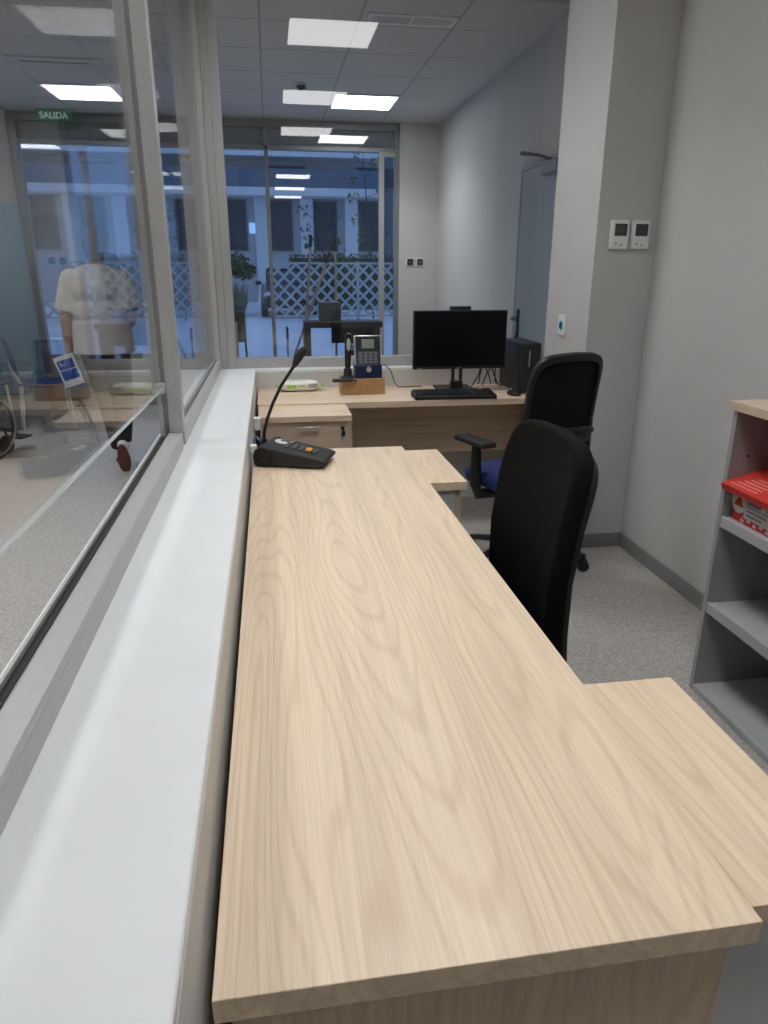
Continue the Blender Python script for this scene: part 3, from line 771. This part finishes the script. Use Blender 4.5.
# potted plant pieces under / behind the table
t = thing('potted_plant', 'small potted plant behind the black hall table', 'plant', (.90, 7.76, 0))
MB().tube([(.90, 7.76, .001), (.90, 7.76, .60)], [.085, .11], 24).build('pot', M_char, t, bevel=.004)
m = MB(); random.seed(5)
for k in range(26):
    a = random.uniform(0, 2*PI); ln = random.uniform(.10, .22); el = random.uniform(.5, 1.3)
    dx, dy, dz = math.cos(a)*math.cos(el), math.sin(a)*math.cos(el)*.6, math.sin(el)
    b = Vector((.90, 7.76, .58)); tp = b+Vector((dx, dy, dz))*ln; sd = Vector((-dy, dx, 0)).normalized()*.012
    md = (b+tp)/2+Vector((0, 0, .02)); m.quad(b, md+sd, tp, md-sd)
l = m.build('leaves', pm('plant_leaf', (.03, .07, .03), .5, var=.3), t); s = l.modifiers.new('s', 'SOLIDIFY'); s.thickness = .002
# cane chair with box at left of the front glazing
t = thing('hall_chair', 'dark chair seen past the corner post by the street window', 'chair', (-.50, 7.35, 0))
B(-.62, -.24, 7.18, 7.56, .44, .475).build('seat', M_blk2, t, bevel=.01)
B(-.62, -.25, 7.53, 7.565, .72, 1.02).build('backrest', M_blk2, t, bevel=.01)
for x, y, z in ((-.60, 7.20, .44), (-.26, 7.20, .44), (-.60, 7.548, .99), (-.27, 7.548, .99)):
    MB().tube([(x+(.03 if x > -.4 else -.01), y, .001), (x, y, z)], .012, 10).build('leg', M_blk, t)
t = thing('paper_box', 'tan box with a white label standing on the dark hall chair', 'box', (-.46, 7.34, .476))
B(-.60, -.33, 7.22, 7.46, .4765, .93).build('carton', pm('tan_card', (.24, .19, .13), .8), t, bevel=.003)
B(-.52, -.44, 7.2165, 7.2205, .78, .86).build('label_sheet', M_print, t)

# dusky blue partition and blue chairs at far left
t = thing('partition_screen', 'tall dusky blue partition screen at the far left of the hall', 'partition', (-2.75, 7.35, 0))
B(-3.45, -2.19, 7.33, 7.37, .06, 1.99).build('panel', M_teal, t, bevel=.004)
for x in (-3.45, -2.24): B(x, x+.04, 7.2, 7.5, .001, .0595).build('foot', M_alu, t, bevel=.003)
M_bluep = pm('dark_blue_plastic', (.012, .035, .12), .45, var=.1)
def waiting_chair(x, y, rz, label):
    t = thing('waiting_chair', label, 'chair', (x, y, 0), rz, None)
    def st(u, v):
        s = u*2-1; return Vector((s*.22, .22-.44*v, .44+.03*s*s-.03*math.sin(v*PI)))
    def bk(u, v):
        s = u*2-1; return Vector((s*(.22-.03*v*v), -.24-.07*v+.03*s*s, .52+.34*v-.03*abs(s)**3*v))
    for nm, f in (('seat', st), ('backrest', bk)):
        o = MB().grid(f, 12, 10).build(nm, M_bluep, t, local=True, smooth=80)
        s = o.modifiers.new('s', 'SOLIDIFY'); s.thickness = .018
        b = o.modifiers.new('b', 'BEVEL'); b.width = .006; b.segments = 2
    for sx in (-1, 1):
        MB().tube([(sx*.19, .19, .001), (sx*.19, .17, .43)], .011, 10).build('leg', M_silver, t, local=True)
        MB().tube([(sx*.19, -.24, .001), (sx*.19, -.20, .44), (sx*.19, -.275, .62)], .011, 10).build('leg', M_silver, t, local=True)
    return t
waiting_chair(-2.08, 6.95, R(-70), 'dark blue waiting chair with silver legs in front of the partition edge')
waiting_chair(-2.62, 7.0, R(-70), 'dark blue waiting chair at the left frame edge against the partition')

# wheelchair
t = thing('wheelchair', 'black wheelchair at the left edge with one spoked wheel in view', 'wheelchair', (-2.44, 5.86, 0), R(-21))
def wheel(x):
    W = Matrix.Translation((x, 0, .27)) @ Matrix.Rotation(R(90), 4, 'Y')
    w = MB().torus((0, 0, 0), .250, .019, 48, 12, W).build('wheel', M_rubber, t, local=True)
    m = MB()
    for k in range(6):
        a = 2*PI*k/6+.2
        m.tube([W @ Vector((0, 0, 0)), W @ Vector((math.cos(a)*.236, math.sin(a)*.236, 0))], [.020, .013], 8)
    m.cyl(W @ Vector((0, 0, -.03)), W @ Vector((0, 0, .03)), .035, n=20)
    m.build('spokes', M_blk, w, local=True)
    s = 1 if x > 0 else -1
    MB().torus((0, 0, s*.04), .220, .008, 48, 8, W).build('hand_rim', M_alud, w, local=True)
wheel(.29); wheel(-.29)
fr = MB()
for s in (-.22, .22):
    fr.tube([(s, -.24, .93), (s, -.22, .48), (s, .22, .48), (s, .30, .30), (s, .36, .14)], .012, 10)
    fr.tube([(s, -.22, .48), (s, -.22, .20), (s, .18, .20), (s, .20, .47)], .011, 10)
fr.tube([(-.29, 0, .27), (.29, 0, .27)], .012, 10); fr.tube([(-.22, -.22, .22), (.22, .15, .46)], .010, 10); fr.tube([(.22, -.22, .22), (-.22, .15, .46)], .010, 10)
fr.build('frame', M_alud, t, local=True)
B(-.22, .22, -.22, .22, .47, .495).build('seat', M_blk2, t, local=True, bevel=.008)
B(-.22, .22, -.235, -.215, .52, .90).build('backrest', M_blk2, t, local=True, bevel=.006)
for s in (-.22, .22):
    MB().tube([(s, -.24, .92), (s, -.33, .93)], .016, 10).build('push_handle', M_blk, t, local=True)
    B(s-.03, s+.03, -.16, .14, .70, .725).build('armrest', M_blk2, t, local=True, bevel=.008)
    B(s-.08 if s > 0 else s-.06, s+.06 if s > 0 else s+.08, .32, .46, .10, .115).build('footplate', M_blk, t, local=True, bevel=.003)
    Wc = Matrix.Translation((s, .22, .08)) @ Matrix.Rotation(R(90), 4, 'Y')
    m = MB().torus((0, 0, 0), .062, .017, 28, 10, Wc); m.cyl(Wc @ Vector((0, 0, -.012)), Wc @ Vector((0, 0, .012)), .055, n=20); m.tube([(s, .22, .20), (s+.03, .22, .10), (s+.03, .22, .08)], .009, 8); m.build('caster', M_rubber, t, local=True)

# ------------------------------------------------------------------ person walking away
pt = thing('person', 'person in a white T-shirt and black trousers walking away beyond the side glazing', 'person', (-1.15, 5.3, 0))
def capsules(chain, flat=None):
    m = MB()
    return m
def remesh(o, vox, it=6):
    r = o.modifiers.new('remesh', 'REMESH'); r.mode = 'VOXEL'; r.voxel_size = vox; r.use_smooth_shade = True
    s = o.modifiers.new('smooth', 'SMOOTH'); s.factor = .5; s.iterations = it
    return o
def limb(m, pts, rads, n=14, flat=1.0):
    for (a, b), (ra, rb) in zip(zip(pts, pts[1:]), zip(rads, rads[1:])):
        m.cyl(a, b, ra, rb, n); m.ball(a, ra, u=12, v=8); m.ball(b, rb, u=12, v=8)
b = MB()
# torso (ellipsoid stack), hips
for z, rx, ry, y in ((.93, .165, .12, 5.30), (1.05, .150, .105, 5.305), (1.18, .160, .11, 5.31), (1.30, .175, .115, 5.31), (1.37, .150, .095, 5.31)):
    b.ball((-1.16, y, z), (rx, ry, .10))
b.cyl((-1.155, 5.31, 1.38), (-1.15, 5.325, 1.50), .055, .050)
# head turned slightly to the left
hc = Vector((-1.145, 5.335, 1.575))
b.ball(hc, (.074, .092, .108)); b.ball(hc+Vector((0, .035, -.055)), (.052, .060, .055)); b.ball(hc+Vector((0, .098, -.01)), (.012, .020, .020))
for s in (-1, 1): b.ball(hc+Vector((s*.076, .0, -.005)), (.010, .018, .030))
for s in (-1, 1): b.ball(hc+Vector((s*.03, .078, .012)), (.014, .014, .010))
b.ball(hc+Vector((0, .088, -.055)), (.024, .012, .008))
# arms
LSh, LEl, LWr = (-1.325, 5.31, 1.355), (-1.385, 5.285, 1.10), (-1.405, 5.335, .885)
RSh, REl, RWr = (-.995, 5.31, 1.355), (-.945, 5.27, 1.11), (-1.00, 5.47, 1.05)
limb(b, [LSh, LEl, LWr], [.052, .042, .028]); limb(b, [RSh, REl, RWr], [.052, .042, .028])
def hand(m, wr, d, side, curl):
    wr = Vector(wr); d = Vector(d).normalized(); side = Vector(side).normalized(); nrm = d.cross(side).normalized()
    pc = wr + d*.050
    for q in (-.026, -.009, .009, .026):
        m.cyl(wr+side*q*.6, wr+d*.088+side*q, .013, .011, 10); m.ball(wr+d*.088+side*q, .011, u=10, v=8)
    for q, ln in ((-.030, .058), (-.010, .070), (.010, .074), (.030, .066)):
        p = wr+d*.088+side*q; dd = d.copy()
        for seg, k in ((.45, 0), (.32, 1), (.23, 2)):
            dd = (dd + nrm*curl*(.45+.25*k)).normalized(); p2 = p+dd*ln*seg*1.05
            m.cyl(p, p2, .0088-.0008*k, .0080-.0008*k, 10); m.ball(p2, .0080-.0008*k, u=10, v=8); p = p2
    p = wr+d*.03+side*.030
    for k, dd in enumerate(((d*.6+side*.7+nrm*curl*.5), (d*.9+side*.25+nrm*curl*.8))):
        p2 = p+dd.normalized()*(.036-.006*k); m.cyl(p, p2, .0105-.001*k, .0095-.001*k, 10); m.ball(p2, .0095-.001*k, u=10, v=8); p = p2
hand(b, LWr, (-.02, .05, -1), (.35, .92, 0), .85)
hand(b, RWr, (-.35, .9, .05), (0, .05, 1), .6)
# legs
LH, LK, LA = (-1.235, 5.30, .90), (-1.225, 5.50, .50), (-1.21, 5.62, .09)
RH, RK, RA = (-1.085, 5.30, .90), (-1.09, 5.38, .50), (-1.108, 5.30, .205)
limb(b, [LH, LK, LA], [.085, .058, .038]); limb(b, [RH, RK, RA], [.085, .058, .038])
remesh(b.build('body', M_skin, pt), .0065, 4)
# hair
h = MB(); h.ball(hc+Vector((0, -.014, .014)), (.083, .095, .108)); h.ball(hc+Vector((0, -.045, -.045)), (.066, .055, .07))
remesh(h.build('hair', M_hair, pt), .010, 3)
# T-shirt
c = MB()
for z, rx, ry in ((1.0, .20, .145), (1.15, .195, .14), (1.29, .20, .14), (1.36, .165, .115)):
    c.ball((-1.16, 5.305, z), (rx, ry, .105))
c.tube([(-1.16, 5.305, .865), (-1.16, 5.305, .93), (-1.16, 5.305, 1.08)], [.205, .205, .195], 28, flat=.72)
for sh, el in ((LSh, LEl), (RSh, REl)):
    a, e_ = Vector(sh), Vector(el); q = a.lerp(e_, .82)
    c.ball(a, .073); c.cyl(a, q, .074, .082, 18)
c.cyl((-1.157, 5.31, 1.38), (-1.155, 5.315, 1.435), .085, .066, 18)
remesh(c.build('tshirt', M_tee, pt), .011, 5)
c = MB()
c.ball((-1.16, 5.30, .90), (.178, .135, .11))
for H_, K_, A_, r in ((LH, LK, LA, .10), (RH, RK, RA, .10)):
    a, k, e_ = Vector(H_), Vector(K_), Vector(A_)
    c.ball(a, .100); c.cyl(a, k, .100, .074, 18); c.ball(k, .074); c.cyl(k, k.lerp(e_, .94), .074, .056, 18)
remesh(c.build('trousers', M_pant, pt), .011, 5)
def shoe(ank, d, up):
    ank = Vector(ank); d = Vector(d).normalized(); up = Vector(up).normalized(); sd = d.cross(up).normalized()
    M4 = Matrix((( sd.x, d.x, up.x, ank.x), (sd.y, d.y, up.y, ank.y), (sd.z, d.z, up.z, ank.z), (0, 0, 0, 1)))
    m = MB(); m.ball((0, -.005, -.02), (.040, .055, .048), M4); m.ball((0, .075, -.042), (.046, .085, .034), M4); m.ball((0, .14, -.048), (.045, .055, .028), M4)
    m.cyl(M4 @ Vector((0, 0, -.02)), M4 @ Vector((0, 0, .035)), .046, .044, 16)
    s = remesh(m.build('shoe', M_shoe, pt), .007, 4)
    out = []
    for i in range(28):
        a = 2*PI*i/28; y = .068+.128*math.sin(a); x = (.040 if y < .04 else .047)*math.copysign(abs(math.cos(a))**.75, math.cos(a))
        out.append((x, y))
    MB().prism(out, -.086, -.068, 'z', M4).build('sole', M_sole, s, bevel=.004)
shoe(LA, (.02, 1, 0), (0, 0, 1))
shoe(RA, (-.03, .42, -.9), (0, .9, .42))
# packet held in the left hand
t = thing('paper_packet', 'white packet with a blue label held in the hand of the walking person', 'packet', (-1.41, 5.36, .65))
Q = Matrix.Translation((-1.408, 5.30, .745)) @ Matrix.Rotation(R(-17), 4, 'Y')
MB().box(-.07, .07, -.028, .028, -.112, .112, Q).build('packet_body', M_wht, t, bevel=.004)
m = MB(); m.box(-.056, .056, -.0292, -.0278, .018, .085, Q); m.box(-.056, .056, -.0292, -.0278, -.055, .012, Q); m.build('blue_panel', M_lblue, t)
MB().box(-.068, .068, -.0294, -.0280, -.110, -.103, Q).build('blue_stripe', M_lblue, t)
m = MB(); m.box(-.040, -.030, -.0298, -.0290, .05, .075, Q); m.box(-.026, -.006, -.0298, -.0290, .05, .056, Q); m.build('print_mark', M_print, t)

# ------------------------------------------------------------------ outdoors
M_ground = pm('pale_paving', (.82, .83, .85), .8, var=.06, scale=2)
o = B(-30, 30, YF+.13, 60, -.15, -.01).build('ground', M_ground, bevel=0); o['kind'] = 'structure'
M_fence = pm('grey_lattice', (.50, .50, .50), .8)
def lattice(x0, x1, y, label):
    t = thing('lattice_fence', label, 'fence', ((x0+x1)/2, y, 0))
    z0, z1 = .15, 1.58; m = MB(); sp = .36; w = .036
    hgt = z1-z0
    for sgn, dy in ((1, -.012), (-1, .012)):
        k = x0-hgt
        while k < x1+hgt:
            a0, a1 = (k, z0), (k+hgt*sgn, z1)
            # clip to x range
            def clip(p, q):
                (xa, za), (xb, zb) = p, q
                t0, t1 = 0, 1
                dx = xb-xa
                for bnd, s in ((x0, 1), (x1, -1)):
                    da, db = (xa-bnd)*s, (xb-bnd)*s
                    if da < 0 and db < 0: return None
                    if da < 0: t0 = max(t0, da/(da-db))
                    if db < 0: t1 = min(t1, da/(da-db))
                if t1 <= t0: return None
                return (xa+dx*t0, za+(zb-za)*t0), (xa+dx*t1, za+(zb-za)*t1)
            c = clip(a0, a1)
            if c:
                (xa, za), (xb, zb) = c
                d = Vector((xb-xa, 0, zb-za))
                if d.length > .05:
                    n = Vector((-d.z, 0, d.x)).normalized()*w
                    p, q = Vector((xa, 0, za)), Vector((xb, 0, zb))
                    m.prism([((p+n).x, (p+n).z), ((q+n).x, (q+n).z), ((q-n).x, (q-n).z), ((p-n).x, (p-n).z)], y+dy-.010, y+dy+.010, 'y')
            k += sp
    m.build('slats', M_fence, t)
    f = MB(); f.box(x0-.03, x1+.03, y-.03, y+.03, z1, z1+.06); f.box(x0-.03, x1+.03, y-.03, y+.03, z0-.06, z0); f.build('rails', M_fence, t)
    n = max(2, int((x1-x0)/1.8)+1)
    for i in range(n):
        x = x0+(x1-x0)*i/(n-1); B(x-.04, x+.04, y+.03, y+.11, -.005, z1+.08).build('post', M_fence, t)
lattice(.08, 5.2, 22, 'long grey lattice fence on the right across the paved yard')
lattice(-6.6, -1.75, 22, 'grey lattice fence on the left beyond the yard opening')
# hedges and trees
def foliage(m, c, r, n, size, seed):
    random.seed(seed)
    for k in range(n):
        v = Vector((random.gauss(0, 1), random.gauss(0, 1), random.gauss(0, 1))).normalized()*random.uniform(.55, 1)
        p = Vector(c)+Vector((v.x*r[0], v.y*r[1], v.z*r[2]))
        a = Vector((random.uniform(-1, 1), random.uniform(-1, 1), random.uniform(-1, 1))).normalized()*size
        b_ = a.cross(Vector((random.uniform(-1, 1), random.uniform(-1, 1), random.uniform(-1, 1)))).normalized()*size*.5
        m.quad(p-a, p+b_, p+a, p-b_)
M_leaf = pm('dark_leaf', (.045, .085, .03), .6, var=.3, scale=3)
M_leaf2 = pm('yellow_green_leaf', (.12, .16, .04), .6, var=.3, scale=3)
M_dry = pm('dry_grass', (.22, .22, .16), .8, var=.2)
M_bark = pm('bark', (.10, .08, .06), .9, var=.2)
t = thing('hedge', 'long clipped green hedge behind the right lattice fence', 'hedge', (3.4, 28.2, 0))
m = MB(); random.seed(11)
m.box(.9, 5.9, 27.9, 28.5, -.01, 1.85)
for k in range(2600):
    p = Vector((random.uniform(.8, 6.0), random.uniform(27.8, 28.6), random.uniform(.9, 2.0)))
    a = Vector((random.uniform(-1, 1), random.uniform(-1, 1), random.uniform(-1, 1)))*.06; b_ = Vector((random.uniform(-1, 1), random.uniform(-1, 1), random.uniform(-1, 1)))*.04
    m.quad(p-a, p+b_, p+a, p-b_)
m.build('leaves', M_leaf, t, normals=False, smooth=0)
def tree(label, x, y, h, crown, n, size, mat, seed, tr=.07):
    t = thing('tree', label, 'tree', (x, y, 0))
    MB().tube([(x, y, -.01), (x+.05, y, h*.4), (x-.03, y, h*.8)], [tr, tr*.8, tr*.4], 10).build('trunk', M_bark, t)
    m = MB()
    for i, (dx, dz, r) in enumerate(crown): foliage(m, (x+dx, y, h+dz), r, n, size, seed+i)
    m.build('crown', mat, t, normals=False, smooth=0)
tree('dark green bushy tree beyond the yard opening on the left', -1.5, 29.2, 1.75, [(-.35, .15, (.5, .5, .5)), (.3, -.1, (.55, .5, .4)), (-.7, -.3, (.45, .4, .4)), (.55, -.35, (.5, .4, .35))], 260, .11, M_leaf, 21)
def sapling(x, y, h, label, seed):
    t = thing('sapling', label, 'sapling', (x, y, 0)); random.seed(seed)
    m = MB(); m.tube([(x, y, -.01), (x-.12, y, h*.5), (x-.3, y, h)], [.035, .025, .01], 8)
    tips = []
    for k in range(9):
        z = h*(.45+.06*k); b0 = Vector((x-.3*z/h, y, z)); s = 1 if k % 2 else -1
        b1 = b0+Vector((s*random.uniform(.25, .5), random.uniform(-.2, .2), random.uniform(.2, .45))); m.tube([b0, b1], [.012, .005], 6); tips.append(b1)
    m.build('branches', M_bark, t)
    m = MB()
    for i, q in enumerate(tips): foliage(m, q, (.22, .2, .2), 16, .07, seed+i)
    m.build('leaves', M_leaf2, t, normals=False, smooth=0)
sapling(3.2, 22.7, 4.6, 'slender sapling rising above the right lattice fence', 31)
sapling(1.85, 22.7, 2.9, 'short sapling above the left end of the right lattice fence', 41)
t = thing('dry_grass_clump', 'pale dry grass clump in the yard opening below the bushy tree', 'grass', (-1.0, 24.6, 0))
m = MB(); random.seed(8)
for k in range(420):
    p = Vector((random.uniform(-1.8, -.85), random.uniform(24.3, 25.0), -.01)); q = p+Vector((random.uniform(-.25, .25), random.uniform(-.1, .1), random.uniform(.5, 1.15)))
    m.quad(p, (p+q)/2+Vector((.018, 0, 0)), q, (p+q)/2-Vector((.018, 0, 0)))
m.build('blades', M_dry, t, normals=False, smooth=0)
# car
t = thing('car', 'dark car parked behind the yard opening beside the lattice fence', 'car', (.62, 25.2, 0), R(90))
# local: x along the length (front at -x becomes towards the viewer after rotation)
side = [(-2.0, .28), (2.0, .28), (2.05, .60), (1.95, .92), (1.15, 1.00), (-.95, .98), (-1.95, .80), (-2.06, .55)]
MB().prism(side, -.86, .86, 'y').build('body', pm('car_paint', (.04, .045, .055), .3, .3, coat=.6), t, local=True, bevel=.09, seg=4)
cab = [(-.95, .97), (-.30, 1.44), (1.0, 1.47), (1.75, .99)]
cb = MB().prism(cab, -.70, .70, 'y').build('cabin', pm('car_glass', (.02, .03, .04), .08), t, local=True, bevel=.07, seg=3)
MB().prism([(-.32, 1.44), (1.02, 1.465), (.98, 1.49), (-.25, 1.475)], -.66, .66, 'y').build('roof', pm('car_roof', (.05, .055, .065), .3, .3), t, local=True, bevel=.008)
for x in (-1.25, 1.25):
    for s in (-1, 1):
        w = MB().cyl((x, s*.68, .32), (x, s*.89, .32), .32, n=28).build('wheel', M_rubber, t, local=True, bevel=.03)
        MB().cyl((x, s*.885, .32), (x, s*.90, .32), .20, n=20).build('hub_cap', M_silver, w, local=True)
for s in (-1, 1):
    MB().ball((-1.98, s*.62, .70), (.09, .18, .08)).build('headlight', M_silver, t, local=True)
    MB().ball((-.62, s*.95, 1.02), (.07, .11, .07)).build('mirror', M_blk, t, local=True)
MB().box(-2.09, -2.03, -.45, .45, .36, .52).build('grille', M_blk, t, local=True, bevel=.01)
# building across the street
M_bwall = pm('pale_render', (.56, .54, .53), .85, var=.03, scale=.6)
M_bslab = pm('white_slab', (.80, .80, .80), .7)
M_bwin = pm('dark_window_glass', (.03, .045, .06), .12)
M_bfrm = pm('window_surround', (.12, .13, .15), .5)
t = thing('building', 'pale two storey building with balcony slabs across the yard', 'building', (-5, 38, 0))
B(-18, 5.4, 35.3, 42, -.01, 11).build('wall', M_bwall, t)
B(5.4, 5.9, 35.2, 42, -.01, 11).build('side_wall', pm('grey_render', (.16, .17, .19), .8), t)
for z in (4.50, 6.05): B(-18.2, 5.2, 33.9, 35.29, z, z+.32).build('balcony_slab', M_bslab, t)
for z in (4.82,): B(-18, 5.1, 33.98, 34.0, z, z+.75).build('balustrade', pm('balustrade_glass', (.10, .16, .22), .15), t)
xs = [-16.6+2.05*k for k in range(11)]
for x in xs:
    w = B(x+.35, x+1.42, 35.22, 35.29, 2.25, 4.42).build('window', M_bfrm, t); B(x+.42, x+1.35, 35.19, 35.215, 2.32, 4.35).build('pane', M_bwin, w)
    B(x-.28, x+.30, 35.0, 35.29, -.005, 4.49).build('pilaster', M_bslab, t)
for x in xs[::2]:
    w = B(x+.3, x+2.1, 35.22, 35.29, 4.95, 5.85).build('window', M_bfrm, t); B(x+.36, x+2.04, 35.19, 35.215, 5.0, 5.8).build('pane', M_bwin, w)
B(-.75, -.35, 35.17, 35.185, 3.0, 3.45).build('lit_pane', emit('lit_window', (.35, .65, 1), .8), t)

# ------------------------------------------------------------------ world, camera, output
w = bpy.data.worlds.new('dusk'); sc.world = w; w.use_nodes = True
nt = w.node_tree; bg = nt.nodes['Background']
tc = N(nt, 'ShaderNodeTexCoord'); sp = N(nt, 'ShaderNodeSeparateXYZ'); nt.links.new(tc.outputs['Generated'], sp.inputs[0])
cr = N(nt, 'ShaderNodeValToRGB'); e = cr.color_ramp.elements
e[0].position = .0; e[0].color = (.30, .48, .86, 1); e[1].position = .6; e[1].color = (.24, .41, .78, 1)
nt.links.new(sp.outputs['Z'], cr.inputs['Fac']); nt.links.new(cr.outputs['Color'], bg.inputs['Color'])
bg.inputs['Strength'].default_value = 1.0

cam = bpy.data.cameras.new('camera'); co = bpy.data.objects.new('camera', cam); COL.objects.link(co)
cam.sensor_fit = 'VERTICAL'; cam.sensor_height = 34.6; cam.sensor_width = 25.95; cam.lens = 706/1024*34.6
cam.clip_start = .02; cam.clip_end = 300
rt = Vector((.98813293, -.15358433, .00227137)); dn = Vector((-.04762603, -.32040869, -.94608141)); fw = Vector((.14603105, .93474602, -.32392099))
co.matrix_world = Matrix(((rt.x, -dn.x, -fw.x, 0), (rt.y, -dn.y, -fw.y, 0), (rt.z, -dn.z, -fw.z, H), (0, 0, 0, 1)))
sc.camera = co
sc.view_settings.view_transform = 'Standard'; sc.view_settings.look = 'None'
sc.view_settings.exposure = 0; sc.view_settings.gamma = 1; sc.view_settings.use_curve_mapping = False
cy = sc.cycles
cy.use_denoising = True
cy.max_bounces = 10; cy.diffuse_bounces = 5; cy.glossy_bounces = 5; cy.transparent_max_bounces = 24
cy.sample_clamp_indirect = 6; cy.caustics_reflective = False; cy.caustics_refractive = False
